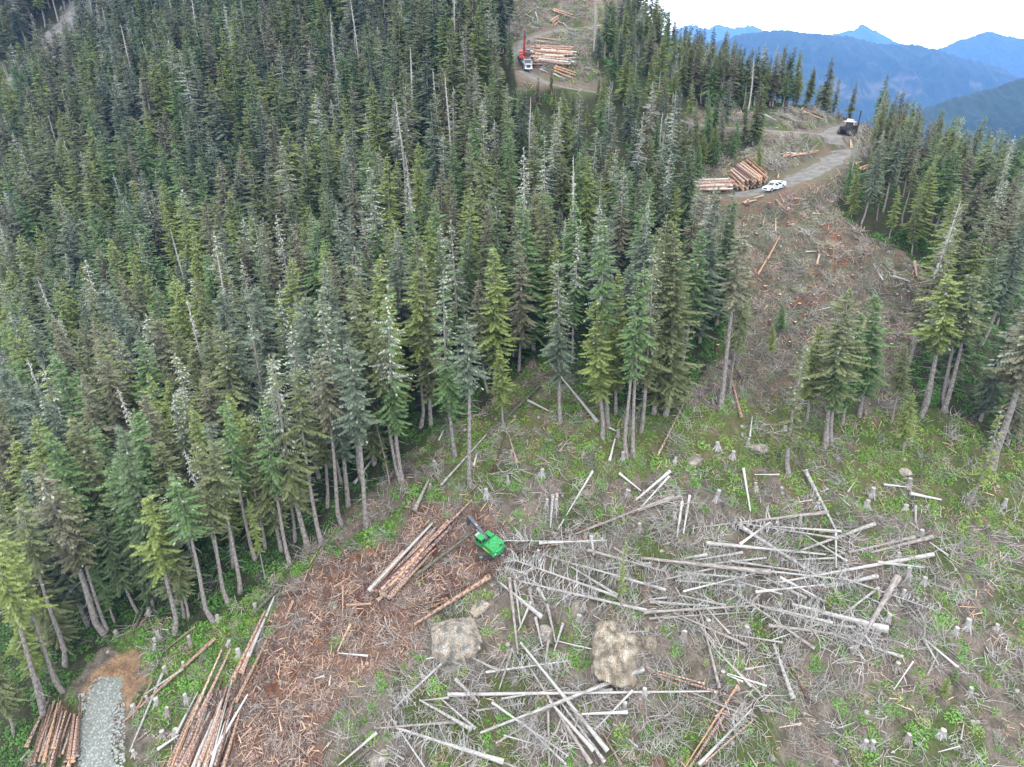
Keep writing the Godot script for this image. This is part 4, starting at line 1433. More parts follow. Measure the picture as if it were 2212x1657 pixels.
func make_rocks() -> void:
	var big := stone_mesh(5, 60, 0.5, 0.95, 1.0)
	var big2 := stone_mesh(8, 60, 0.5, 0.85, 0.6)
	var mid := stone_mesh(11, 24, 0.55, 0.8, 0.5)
	var rows := [
		[985, 1398, 5.4, 5.0, 4.6, big, M.rock, "large dark grey boulder with ragged pale top, left of the grey log jumble", 0.4],
		[1337, 1402, 7.0, 4.8, 5.0, big2, M.rock_tan, "largest boulder, tan and grey, right of the crossed grey logs", 1.2],
		[1402, 1402, 1.5, 3.4, 1.4, mid, M.rock_tan, "upright tan slab against right side of the largest boulder", 0.2],
		[1250, 1322, 1.7, 2.6, 1.6, mid, M.rock, "dark upright rock under the grey trunks above the largest boulder", 0.3],
		[1180, 1374, 1.8, 2.2, 1.6, mid, M.rock, "small dark rock between the two large boulders", 1.7],
		[1040, 1312, 3.0, 0.9, 1.6, mid, M.rock, "flat mossy rock just above the left large boulder", 0.9],
		[822, 1644, 2.4, 1.2, 1.8, mid, M.rock, "pale rock at the bottom edge left of the long grey trunk", 1.1],
		[1503, 996, 2.4, 1.2, 1.6, mid, M.rock, "pale broken outcrop among shrubs right of the bleached root", 0.7],
		[1640, 968, 2.8, 0.8, 1.6, mid, M.rock, "low dark outcrop below the leaning pole tree", 2.9],
		[1955, 1018, 1.8, 0.8, 1.3, mid, M.rock, "dark outcrop in scrub below the right hand trees", 1.9],
	]
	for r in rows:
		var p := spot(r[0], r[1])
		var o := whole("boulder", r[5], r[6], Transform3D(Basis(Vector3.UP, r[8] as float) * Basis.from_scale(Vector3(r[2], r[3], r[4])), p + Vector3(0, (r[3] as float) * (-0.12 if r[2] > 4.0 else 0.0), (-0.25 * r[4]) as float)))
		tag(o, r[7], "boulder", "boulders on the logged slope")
	for r in [[862, 62, 7, 9, 5, "pale grey cliff face left of the upper clearing, left block"], [905, 55, 6, 8, 5, "bright grey cliff face left of the upper clearing, middle block"], [940, 62, 5, 6, 4, "dark cliff block nearest the upper clearing"], [800, 110, 5, 8, 4, "narrow grey cliff below the pale cliff face"], [790, 135, 5, 6, 4, "low grey crag in the forest under the narrow cliff"], [352, 742, 3.5, 7, 3, "dark wet rock showing in a gap of the left forest"]]:
		var p := spot(r[0], r[1])
		var o := whole("cliff", mid, M.rock, Transform3D(Basis(Vector3.UP, r[0] as float) * Basis.from_scale(Vector3(r[2], r[3], r[4])), p))
		tag(o, r[5], "cliff", "cliffs among the trees")

func make_logs() -> void:
	for k in 3:
		log_long.append(log_mesh(300 + k, 0.38 + 0.08 * k, 0.0, true))
		log_cut.append(log_mesh(310 + k, 0.8 + 0.05 * k, 0.0, true))
		limbs.append(limbs_mesh(320 + k, 42, 0.35, 3.0))
	for k in 3:
		limbs.append(limbs_mesh(330 + k, 70, 0.3, 5.6))
	rng.seed = 77
	# silver trunks right of the green machine
	log_list([
		[880, 130, 380, 320, 17], [915, 128, 440, 292, 13], [440, 292, 70, 372, 11, 1], [470, 8, 296, 297, 10, 5], [700, 208, 300, 350, 9, 1, 1],
		[268, 122, 256, 286, 16, 0], [288, 118, 286, 236, 13, 0], [445, 342, 80, 412, 12, 1], [765, 456, 498, 491, 10, 0, 1], [578, 386, 692, 450, 10], [462, 330, 474, 425, 18, 0],
		[595, 640, 38, 438, 13, 0, 2], [140, 514, 22, 474, 10, 0, 1], [745, 712, 100, 560, 14, 0, 2], [595, 638, 360, 488, 14], [840, 605, 415, 480, 13, 0, 2],
		[213, 738, 0, 560, 21], [48, 540, 92, 925, 16], [75, 555, 105, 790, 12], [150, 608, 176, 705, 14], [192, 584, 232, 648, 17, 5], [158, 650, 92, 800, 14],
		[240, 678, 282, 864, 15], [180, 744, 214, 890, 14], [320, 766, 275, 905, 14], [660, 840, 474, 727, 6, 5], [605, 4, 716, 92, 11, 5], [862, 2, 688, 146, 14, 5, 1], [858, 22, 712, 182, 10, 5, 1],
		[925, 142, 898, 324, 13, 5], [962, 118, 930, 312, 11, 5], [845, 640, 750, 648, 9], [690, 450, 760, 470, 10], [630, 455, 440, 470, 9, 0, 1], [1050, 468, 860, 455, 10, 0, 1],
	], 1080, 1026, 0.4249)
	log_list([
		[436, 472, -158, 402, 21], [690, 195, 75, 265, 15, 0, 1], [312, -10, 345, 185, 11, 5], [765, 275, 370, 246, 11, 0, 1], [598, -4, 743, 275, 16], [918, 243, 575, 366, 15], [738, 284, 741, 446, 10],
		[295, 248, 642, 472, 18, 0, 2], [140, 337, 690, 388, 16], [1186, 298, 905, 368, 17], [1100, 305, 800, 374, 15, 0, 1], [1190, 378, 470, 506, 16], [146, 381, 40, 396, 14], [310, 369, 60, 408, 12],
		[320, 496, 0, 464, 9, 0, 1], [320, 527, 0, 500, 12, 0, 2], [600, 590, 408, 488, 15, 0, 1], [682, 602, 520, 524, 9], [930, 480, 690, 532, 19, 0, 1], [900, 492, 588, 541, 11, 0, 2], [1022, 493, 815, 848, 27, 0, 2],
		[972, 736, 535, 618, 30, 0, 2], [722, 704, 400, 620, 13, 0, 2], [640, 815, 255, 540, 13, 0, 2], [936, 538, 762, 667, 11], [712, 686, 435, 781, 9], [1045, 860, 725, 754, 14], [1144, 766, 1215, 885, 12],
		[1260, 380, 1175, 318, 7, 5], [1080, 104, 1226, 131, 14, 5], [962, 52, 1070, 62, 9, 5], [1108, 154, 1109, 231, 11], [1271, 545, 1150, 498, 6, 0, 1], [780, 378, 700, 340, 10], [700, 555, 590, 545, 14, 1], [330, 808, -10, 655, 14],
		[185, 812, 0, 528, 10], [740, 395, 480, 405, 8, 0, 2], [420, 395, 120, 425, 8, 0, 2], [760, 470, 560, 455, 8, 0, 2], [490, 575, 240, 500, 8, 0, 2], [830, 715, 700, 700, 12, 0, 2],
	], 1458, 1026, 0.4674)
	# crossed trunks at the bottom
	log_list([
		[-265, 430, 1090, 411, 16], [730, 298, -100, 620, 19], [545, 732, 104, 178, 20, 0], [462, 790, 158, 308, 19], [475, 726, 250, 470, 20], [530, 788, 300, 470, 17],
		[1040, 376, 740, 290, 10, 3], [1145, 426, 744, 300, 12, 3], [910, 390, 800, 330, 7, 3], [1236, 540, 958, 414, 11], [1212, 566, 905, 420, 8, 3], [1206, 380, 935, 800, 10, 2], [1150, 516, 962, 800, 16, 3],
		[1005, 800, 1275, 515, 15, 0, 2], [1030, 790, 1280, 570, 10, 2], [1275, 390, 1093, 196, 10, 0, 1], [1232, 362, 1150, 325, 9, 5], [196, 500, 128, 705, 11], [243, 480, 250, 795, 14], [335, 795, 100, 568, 10, 0, 2], [614, 782, 508, 600, 10, 3],
		[62, 192, -4, 395, 13], [44, 202, -24, 340, 12], [246, 165, 226, 305, 13], [400, 490, 588, 418, 7, 0, 2], [625, 250, 296, 170, 7, 5], [1112, 402, 1012, -4, 13], [1138, 224, 1034, 24, 10], [1165, 130, 1050, 0, 8],
		[350, 700, 305, 480, 8], [700, 690, 640, 640, 6, 5], [570, 405, 410, 412, 14, 0], [120, 300, 60, 190, 10, 0, 2], [300, 300, 290, 240, 12],
		[-20, 690, 190, 560, 10, 0, 2], [20, 640, 240, 700, 8, 0, 2], [-120, 520, 120, 480, 9, 0, 2],
	], 1080, 1323, 0.4249)
	log_list([
		[310, 420, 220, 165, 19, 0, 1], [392, 432, 268, 196, 10, 1], [90, 270, 212, 248, 8], [152, 382, -6, 222, 11], [188, 354, 8, 294, 9, 5], [352, 524, 248, 541, 10, 2], [866, 236, 778, 364, 7, 5], [145, 720, 100, 650, 9], [1070, 268, 912, 130, 11, 5],
		[930, 305, 975, 210, 8], [1085, 600, 1100, 520, 7], [560, 640, 460, 585, 6], [1080, 630, 980, 655, 7], [500, 330, 420, 390, 7, 0, 2],
	], 1566, 1323, 0.4674)
	log_list([
		[1852, 706, 1418, 796, 25], [2010, 892, 1735, 756, 20, 0, 1], [1560, 826, 1155, 1204, 18, 0, 2], [1600, 1110, 1368, 1132, 17], [1782, 1382, 1366, 1140, 30], [1655, 1314, 1008, 1360, 20, 0, 1], [2040, 1646, 1168, 1364, 34, 0, 2],
		[1024, 1388, 716, 1648, 22], [1000, 1488, 790, 1655, 26, 4], [1652, 958, 1834, 1132, 27], [952, 770, 708, 745, 15, 5], [812, 528, 708, 742, 20, 2], [912, 558, 798, 722, 15, 1], [748, 198, 746, 442, 15, 2], [972, 340, 780, 360, 16, 2], [350, 328, 288, 472, 20, 2],
		[580, 480, 488, 402, 18, 2], [430, 265, 200, 305, 20, 1], [680, 220, 820, 130, 14, 2], [260, 195, 20, 440, 30, 4], [130, 450, -40, 770, 26, 1], [260, 1380, 235, 1260, 16, 2], [450, 1360, 418, 1290, 16, 2], [640, 1000, 650, 920, 12, 5], [600, 925, 520, 945, 16, 0],
		[1930, 150, 1325, 532, 38, 3], [1850, 168, 1552, 282, 18, 1], [1590, 318, 1195, 412, 20, 1], [1600, 330, 1285, 455, 24, 1], [2190, 350, 2110, 60, 12, 2],
		[1240, 1600, 1100, 1500, 14], [850, 1240, 790, 1150, 9, 2], [380, 1020, 300, 1100, 14, 2], [520, 1500, 460, 1570, 18, 2], [170, 620, 60, 1000, 18, 1],
	], 540, 1215, 0.2686)
	# the yarded bundle beside the green machine
	log_list([
		[200, 560, 600, 128, 26, 0, 0, 0.3], [250, 565, 668, 168, 28, 1, 0, 0.5], [270, 572, 850, -10, 30, 3, 0, 0.6], [300, 600, 722, 168, 30, 3, 0, 0.9], [240, 590, 640, 200, 26, 1, 0, 0.2], [310, 590, 700, 130, 26, 2, 0, 1.0], [280, 600, 620, 260, 24, 3, 0, 0.4],
		[420, 470, 622, 288, 18, 2], [490, 482, 925, 148, 22, 4, 0, 0.7], [255, 628, 330, 560, 22, 2, 0, 0.5], [60, 645, 205, 632, 14, 2], [1120, 325, 1560, 240, 16, 1], [-10, 245, 75, 360, 16, 1],
	], 729, 1090.3, 0.3423)
	# felled stems between the forest edge and the machine
	log_list([
		[655, 1508, 975, 1148, 13, 0], [945, 1185, 1285, 858, 24, 4], [488, 1660, 577, 1466, 24, 0], [1640, 1112, 1340, 738, 18, 0], [1200, 968, 1330, 1030, 12, 5], [2020, 1316, 2212, 930, 12, 3], [108, 1490, 275, 1265, 17, 0], [985, 1425, 1062, 1158, 12, 1],
		[1132, 1355, 1088, 1208, 14, 2], [840, 1580, 1010, 1370, 8, 1], [640, 1215, 668, 1150, 10, 5], [1715, 1350, 1750, 1210, 15, 5], [1710, 1140, 1760, 1160, 12, 5], [1400, 1285, 1440, 1230, 7], [860, 1380, 880, 1300, 14, 5],
	], 729, 540, 0.3423)
	log_list([
		[420, 1080, 345, 795, 17, 3], [440, 835, 362, 720, 12, 1], [528, 162, 605, 28, 13, 2], [898, 112, 912, 40, 14, 2], [1378, 184, 1482, 214, 13, 5], [1680, 168, 1518, 108, 14, 5], [1312, 215, 1252, 108, 9, 0, 1], [1188, 508, 1208, 456, 18, 2], [660, 1430, 505, 1428, 9, 5],
		[1092, 1542, 1150, 1455, 8, 5], [1620, 1255, 1555, 1440, 9, 1], [868, 1590, 760, 1605, 7, 5], [475, 1200, 490, 1068, 11, 5], [970, 1520, 920, 1540, 7, 5], [1510, 100, 1525, 190, 16, 2], [980, 380, 900, 395, 8], [1490, 390, 1440, 375, 12, 2], [1450, 420, 1350, 405, 8], [1440, 230, 1380, 250, 7, 2],
	], 1456, 540, 0.3423)
	log_list([
		[690, 1003, 908, 967, 11, 2], [705, 980, 830, 985, 9, 5], [740, 1000, 900, 975, 9, 2], [560, 1430, 570, 1380, 8, 2], [638, 1475, 640, 1390, 8, 2], [585, 1660, 665, 1510, 11, 2], [905, 1655, 920, 1620, 11, 2], [800, 722, 935, 768, 18, 1], [810, 735, 930, 778, 16, 2], [550, 725, 640, 765, 10],
		[755, 1265, 830, 1272, 9, 2], [690, 1285, 660, 1225, 9, 2], [1118, 935, 1112, 890, 14, 2], [1170, 1085, 1255, 1050, 12, 2], [1175, 1075, 1240, 1058, 11, 3], [1190, 1090, 1270, 1066, 11, 2], [1150, 1040, 1180, 1030, 12, 2], [870, 1360, 920, 1362, 8, 5], [1190, 850, 1140, 830, 8], [940, 735, 915, 700, 7],
		[440, 1290, 520, 1270, 12, 2], [560, 1250, 500, 1265, 10, 2], [640, 1270, 700, 1330, 9, 2], [470, 1275, 430, 1290, 12, 2], [150, 1120, 200, 1145, 10, 5], [655, 1130, 655, 1105, 12, 2], [830, 1595, 900, 1590, 7, 5],
	], 1456, 0, 0.3423)
	rng.seed = 79
	for k in 20:
		var f := rng.randf()
		var a := Vector2(lerpf(195, 335, f), lerpf(545, 630, f)) + Vector2(rng.randf_range(-20, 20), rng.randf_range(-10, 10))
		var c := Vector2(lerpf(590, 800, f), lerpf(120, 70, f)) + Vector2(rng.randf_range(-30, 30), rng.randf_range(-20, 40))
		var q := a.lerp(c, rng.randf_range(0.45, 1.0))
		log_list([[a.x, a.y, q.x, q.y, rng.randf_range(18, 28), [3, 1, 2, 3, 1, 0][k % 6], 0, rng.randf_range(0.1, 1.0)]], 729, 1090.3, 0.3423)
	# the rest of the silver jumble: mostly lying across the slope, a few down it
	for k in 34:
		var low := k >= 24
		var u := rng.randf_range(880, 1330) if low else rng.randf_range(1120, 1960)
		var w := rng.randf_range(1440, 1640) if low else rng.randf_range(1150, 1400)
		var an := rng.randfn(0.12, 0.32) if not low else rng.randf_range(-1.3, 1.3)
		if rng.randf() < 0.5:
			an += PI
		var l := rng.randf_range(90, 240)
		rest_log(u - cos(an) * l * 0.5, w - sin(an) * l * 0.4, u + cos(an) * l * 0.5, w + sin(an) * l * 0.4, rng.randf_range(3.6, 6.6), [0, 0, 5, 0][k % 4], [2, 1, 1, 0][rng.randi() % 4], rng.randf_range(0.1, 0.8))
	rng.seed = 78
	# deck at the lower left, beside the crushed rock road
	for k in 26:
		var f := (k % 13) / 12.0
		var top := Vector2(lerpf(385, 660, f) + rng.randf_range(-18, 18), lerpf(1180, 1000, rng.randf()))
		var low := Vector2(lerpf(245, 590, f) + rng.randf_range(-45, 45), rng.randf_range(1400, 1640))
		rest_log(low.x * 0.2686, 1242 + low.y * 0.2686, top.x * 0.2686, 1242 + top.y * 0.2686, rng.randf_range(13, 27) * 0.2686, [1, 1, 3, 2, 1, 2, 3][k % 7], 0, 0.15 + 0.4 * (k / 13) + rng.randf_range(0, 0.2), WOOD[[1, 1, 3, 2, 1, 2, 3][k % 7]] + " roadside deck log", "logs in the deck beside the rock road")
	# the long deck left of the red earth
	for k in 52:
		var f := (k % 18) / 17.0
		var a := Vector2(lerpf(1340, 1800, f) + rng.randf_range(-22, 22), rng.randf_range(1560, 1680))
		var t := rng.randf_range(0.55, 1.0)
		var b := a.lerp(Vector2(lerpf(1640, 2000, f) + rng.randf_range(-20, 20), rng.randf_range(780, 1010)), t)
		var kind: int = [3, 2, 1, 3, 2, 0, 1, 3, 0][rng.randi() % 9]
		rest_log(a.x * 0.2686, 1242 + a.y * 0.2686, b.x * 0.2686, 1242 + b.y * 0.2686, rng.randf_range(16, 36) * 0.2686, kind, 0, 0.1 + 0.4 * (k / 18) + rng.randf_range(0, 0.25), WOOD[kind] + " long deck log", "logs in the long deck by the red earth")
	log_list([
		[1525, 1260, 1792, 635, 26, 2, 0, 0.6], [1600, 1180, 1862, 615, 28, 2, 0, 0.6], [1880, 900, 2140, 330, 34, 3, 0, 0.3], [2000, 680, 2212, 190, 30, 0, 0, 0.2], [1950, 820, 2060, 540, 36, 2, 0, 0.4], [1900, 1050, 2150, 540, 26, 3, 0, 0.3], [1720, 1500, 2005, 1000, 24, 5, 0, 0.8], [1960, 960, 2120, 690, 22, 1],
		[1738, 538, 1005, 1202, 26, 3], [1312, 812, 1048, 1436, 20, 0], [1480, 770, 1170, 970, 18, 0], [1572, 438, 1328, 622, 16, 3], [1160, 298, 1072, 520, 18, 4], [1278, 1426, 1450, 1306, 22, 5], [1090, 1372, 1372, 1168, 9, 1], [1430, 1310, 1600, 970, 20, 0, 0, 0.2], [1480, 1420, 1660, 930, 22, 0, 0, 0.3], [1390, 1480, 1560, 1130, 20, 4],
		[2030, 1250, 1920, 1350, 22, 2], [175, 1512, 248, 1416, 14, 0], [1110, 1100, 1230, 880, 16, 3], [2000, 1240, 2090, 1120, 12, 2], [650, 1420, 600, 1460, 12, 2],
	], 0, 1242, 0.2686)
	# fan of cut logs behind the pickup, then the low deck left of it
	var near := [[870, 500], [930, 530], [1000, 535], [1070, 520], [1130, 505], [1180, 498], [1230, 490], [1270, 478], [1310, 455], [1335, 430], [1350, 410]]
	var away := [[765, 395], [790, 350], [815, 300], [850, 275], [885, 250], [915, 235], [945, 215], [985, 190], [1040, 165], [1080, 180], [1120, 190]]
	for k in 44:
		var s := k % 11
		var lift: float = [0.1, 0.75, 1.35, 1.9][k / 11]
		if k > 32 and (s < 2 or s > 8):
			continue
		var j := rng.randf_range(-12, 12)
		var kind: int = [2, 1, 3, 2, 1][rng.randi() % 5]
		rest_log(1458.1 + (near[s][0] + j) * 0.1465, 334.8 + near[s][1] * 0.1465 - lift, 1458.1 + (away[s][0] + j + rng.randf_range(-10, 10)) * 0.1465, 334.8 + (away[s][1] + 20) * 0.1465, rng.randf_range(23, 33) * 0.1465, kind, 0, lift, WOOD[kind] + " log behind the pickup", "cut logs piled behind the white pickup", true)
	for k in 14:
		var y := 425.0 + (k % 7) * 20
		rest_log(1458.1 + rng.randf_range(720, 870) * 0.1465, 334.8 + (y + 12) * 0.1465, 1458.1 + rng.randf_range(120, 330) * 0.1465, 334.8 + (y + rng.randf_range(8, 26)) * 0.1465, rng.randf_range(22, 34) * 0.1465, [2, 5, 2][k % 3], 0, 0.1 + 0.4 * (k / 7), "pinkish low deck log", "logs in the low deck left of the pile", true)
	# decks of the upper landing
	for k in 36:
		var y := 800.0 + (k % 12) * 26
		var x0 := rng.randf_range(590, 800); var x1 := rng.randf_range(1150, 1520)
		rest_log(1080 + x0 * 0.10986, 27 + y * 0.10986, 1080 + x1 * 0.10986, 27 + (y + rng.randf_range(-10, 60)) * 0.10986, rng.randf_range(24, 38) * 0.10986, [2, 2, 5, 3][k % 4], 0, 0.1 + 0.45 * (k / 12), WOOD[[2, 2, 5, 3][k % 4]] + " upper landing log", "cut logs on the upper landing", true)
	log_list([
		[720, 550, 1180, 600, 26, 2, 0, 0.6], [700, 600, 1165, 645, 30, 2, 0, 0.3], [740, 615, 1000, 605, 26, 2], [800, 565, 1100, 590, 24, 2], [1060, 1165, 1490, 1300, 40, 2, 0, 0.5], [1070, 1190, 1400, 1320, 40, 2, 0, 0.3], [1080, 1160, 1500, 1280, 36, 2, 0, 0.9], [1050, 1245, 1270, 1330, 26, 5], [800, 1150, 950, 1205, 20, 5],
		[985, 215, 1130, 105, 26, 2, 0, 0.4], [1010, 235, 1150, 120, 26, 2, 0, 0.6], [1040, 255, 1155, 150, 26, 2, 0, 0.4], [1070, 275, 1155, 180, 26, 2, 0, 0.2], [1160, 215, 1250, 240, 26, 2], [1240, 235, 1320, 300, 16, 5], [1040, 10, 1480, 150, 30, 2, 0, 0.4], [1050, -5, 1440, 100, 30, 2, 0, 0.5], [700, 750, 1180, 855, 28, 2, 0, 0.8],
		[700, 40, 745, 190, 14, 5], [745, 200, 742, 270, 12, 0], [500, 80, 690, 160, 12, 0], [770, 70, 920, 150, 12, 0], [1100, 740, 1260, 760, 14, 0], [1330, 760, 1480, 700, 16, 0], [1380, 620, 1600, 720, 16, 0, 1], [1340, 530, 1200, 590, 14, 0], [860, 690, 930, 740, 16, 0], [1870, 350, 2060, 320, 24, 2], [1850, 320, 2000, 290, 20, 5],
	], 1080, 27, 0.10986)

func make_stumps() -> void:
	rng.seed = 91
	var flare := []
	for k in 4:
		rng.seed = 400 + k
		var b := MB.new()
		var lean := Vector3(rng.randf_range(-0.15, 0.15), 0, rng.randf_range(-0.15, 0.15))
		b.tube(PackedVector3Array([Vector3(0, -0.6, 0), Vector3(0, 0.05, 0), lean * 0.3 + Vector3(0, 0.3, 0), lean + Vector3(0, 1, 0)]), PackedFloat32Array([0.85, 0.72, 0.5, 0.44]), 10, true, false, true, 0.08)
		for s in 6:
			var az := s * 1.05 + rng.randf_range(-0.2, 0.2)
			var d := Vector3(cos(az), 0, sin(az))
			b.tube(PackedVector3Array([Vector3(0, 0.35, 0), d * 0.6 + Vector3(0, 0.12, 0), d * rng.randf_range(1.0, 1.5) + Vector3(0, -0.4, 0)]), PackedFloat32Array([0.25, 0.2, 0.08]), 5)
		var c := MB.new()
		c.tube(PackedVector3Array([lean + Vector3(0, 1.0, 0), lean + Vector3(0, 1.015, 0)]), PackedFloat32Array([0.43, 0.42]), 12, true, false, true)
		flare.append([b.put(), c.put()])
	rng.seed = 92
	var sets := [
		[[240, 155, 710, 275, 885, 212, 1100, 118, 655, 102, 195, 412, 400, 738, 1057, 750, 930, 835, 1250, 790], 1080.0, 1026.0, 0.4249, false],
		[[195, 104, 370, 60, 912, 88, 885, 147, 660, 142, 1062, 157, 575, 222, 1035, 377, 1075, 465, 1050, 560, 980, 668, 330, 718, 40, 758, 1135, 287, 1080, 45, 1150, 495], 1458.0, 1026.0, 0.4674, false],
		[[735, 408, 930, 128, 630, 492, 405, 42, 1130, 310, 1095, 430], 1080.0, 1323.0, 0.4249, false],
		[[100, 78, 790, 252, 1060, 92, 1120, 68, 750, 32, 840, 588, 675, 622, 640, 618, 1255, 72, 1000, 560, 1130, 380], 1566.0, 1323.0, 0.4674, false],
		[[945, 480, 1280, 512, 1256, 545, 1250, 602, 1535, 542, 1842, 555, 1335, 772, 1480, 742, 1090, 1088, 1270, 1032, 1505, 1012, 1085, 1442, 1928, 655, 1750, 350, 2060, 282, 1200, 302, 1310, 1285, 1350, 1120, 1410, 1275, 1195, 1015], 0.0, 1242.0, 0.2686, false],
		[[1095, 1312, 1075, 1462, 1290, 1415, 940, 1545, 1320, 1615, 1378, 1608, 1770, 1180, 1800, 1320, 615, 1350, 590, 1500, 2130, 1330, 1830, 1540], 729.0, 540.0, 0.3423, false],
		[[370, 1300, 275, 1245, 265, 1572, 515, 1512, 1210, 1612, 1460, 1632, 1250, 1542, 905, 1612, 2080, 1612, 1520, 1642, 465, 1225, 695, 1140, 1480, 1490], 1456.0, 540.0, 0.3423, false],
		[[875, 292, 605, 456, 515, 386, 770, 660, 755, 472, 740, 350, 790, 356, 1550, 217, 1470, 272, 1410, 296, 1612, 282, 905, 582, 270, 617, 1370, 607, 730, 592, 1255, 642, 570, 236, 970, 45, 985, 15, 1090, 180, 490, 640, 1060, 610, 1120, 180, 680, 120, 1000, 240, 1240, 340, 660, 300, 830, 420, 1330, 460, 1180, 130], 1456.0, 540.0, 0.3423, true],
		[[700, 900, 120, 1060, 655, 1115, 320, 1060, 850, 1250, 780, 1300, 930, 1440, 1040, 1500, 600, 1300, 520, 1490, 720, 1420, 840, 1500, 980, 1580, 460, 1280, 1130, 1460, 660, 1560, 1200, 1590], 1456.0, 0.0, 0.3423, true],
		[[210, 330, 420, 430, 560, 600, 1030, 500, 1180, 250, 1310, 160, 780, 320, 1450, 480, 1600, 520, 1500, 1050, 1650, 1220], 1080.0, 27.0, 0.10986, true],
	]
	for q in sets:
		var pts: Array = q[0]
		for k in range(0, pts.size(), 2):
			var p := spot(q[1] + pts[k] * q[3], q[2] + pts[k + 1] * q[3])
			var old: bool = not q[4]
			var h := rng.randf_range(0.7, 1.7) if old else rng.randf_range(0.4, 0.9)
			var w := rng.randf_range(0.55, 0.9)
			var pair: Array = flare[rng.randi() % 4]
			var look := "fresh orange topped stump" if q[4] else ("tall weathered grey stump" if h > 1.5 else "low weathered grey stump")
			var o := thing("stump", p, only(look + ", at", p + Vector3(0, h * 0.5, 0)), "stump", "fresh stumps on the upper slope" if q[4] else "old grey stumps")
			o.basis = Basis(Vector3.UP, rng.randf() * TAU) * Basis.from_scale(Vector3(w, h, w))
			part("wood", pair[0], M.wood[0][rng.randi() % 3] if old else M.wood[1][0], o)
			part("cut_top", pair[1], M.end_fresh if q[4] else M.end_old, o)

func make_machines() -> void:
	var base := spot(1062, 1190)
	var ahead := spot(945 + 790 * 0.11405, 1053 + 930 * 0.11405) - spot(945 + 1100 * 0.11405, 1053 + 1245 * 0.11405)
	var tr := seat(base, ahead, 0.3)
	tr.origin.y += 0.15
	tr.basis = tr.basis.scaled(Vector3.ONE * 0.95)
	var rails := spot(945 + 800 * 0.11405, 1053 + 1300 * 0.11405) - spot(945 + 1120 * 0.11405, 1053 + 1262 * 0.11405)
	var la := tr.basis.inverse() * rails
	var yaw := atan2(-la.x, -la.z)
	log_loader(tr, yaw, M.green_paint, "green tracked log loader with dark boom gripping a log beside the bundle", Vector3(0.1, 5.2, -5.9), Vector3(0.1, 1.9, -6.3), false)
	# two log trailings: pickup on the landing
	var rear := spot(1458.1 + 1595 * 0.14648, 334.8 + 492 * 0.14648)
	var front := spot(1458.1 + 1408 * 0.14648, 334.8 + 556 * 0.14648)
	var way := (front - rear)
	way.y = 0
	var left := Vector3(way.z, 0, -way.x).normalized()
	var at := (rear + front) * 0.5 - left * 0.9
	at.y = maxf(gh(at.x, at.z), (rear.y + front.y) * 0.5) + 0.12
	pickup(seat(at, way, 0.8), "white crew cab pickup with two open doors in front of the log pile")
	var rp := spot(1080 + 480 * 0.10986, 27 + 960 * 0.10986)
	var look := Vector3(EYE.x - rp.x + 6.0, 0, EYE.z - rp.z)
	log_loader(seat(rp, look, 0.3), 0.3, M.red_paint, "red tracked log loader with raised boom on the upper landing", Vector3(0.1, 7.8, -3.6), Vector3(0.1, 9.6, -5.0), true)
	var tp := spot(1080 + 520 * 0.10986, 27 + 1120 * 0.10986)
	log_truck(seat(tp, Vector3(EYE.x - tp.x + 40, 0, EYE.z - tp.z), 0.3), "grey log truck with orange marker lamps below the red loader")
	var dp := spot(1728 + 1030 * 0.0978, 216 + 745 * 0.0978)
	rock_drill(seat(dp, Vector3(-0.75, 0, 0.65), 0.3), "black tracked drill rig with beige canopy at the road bend")

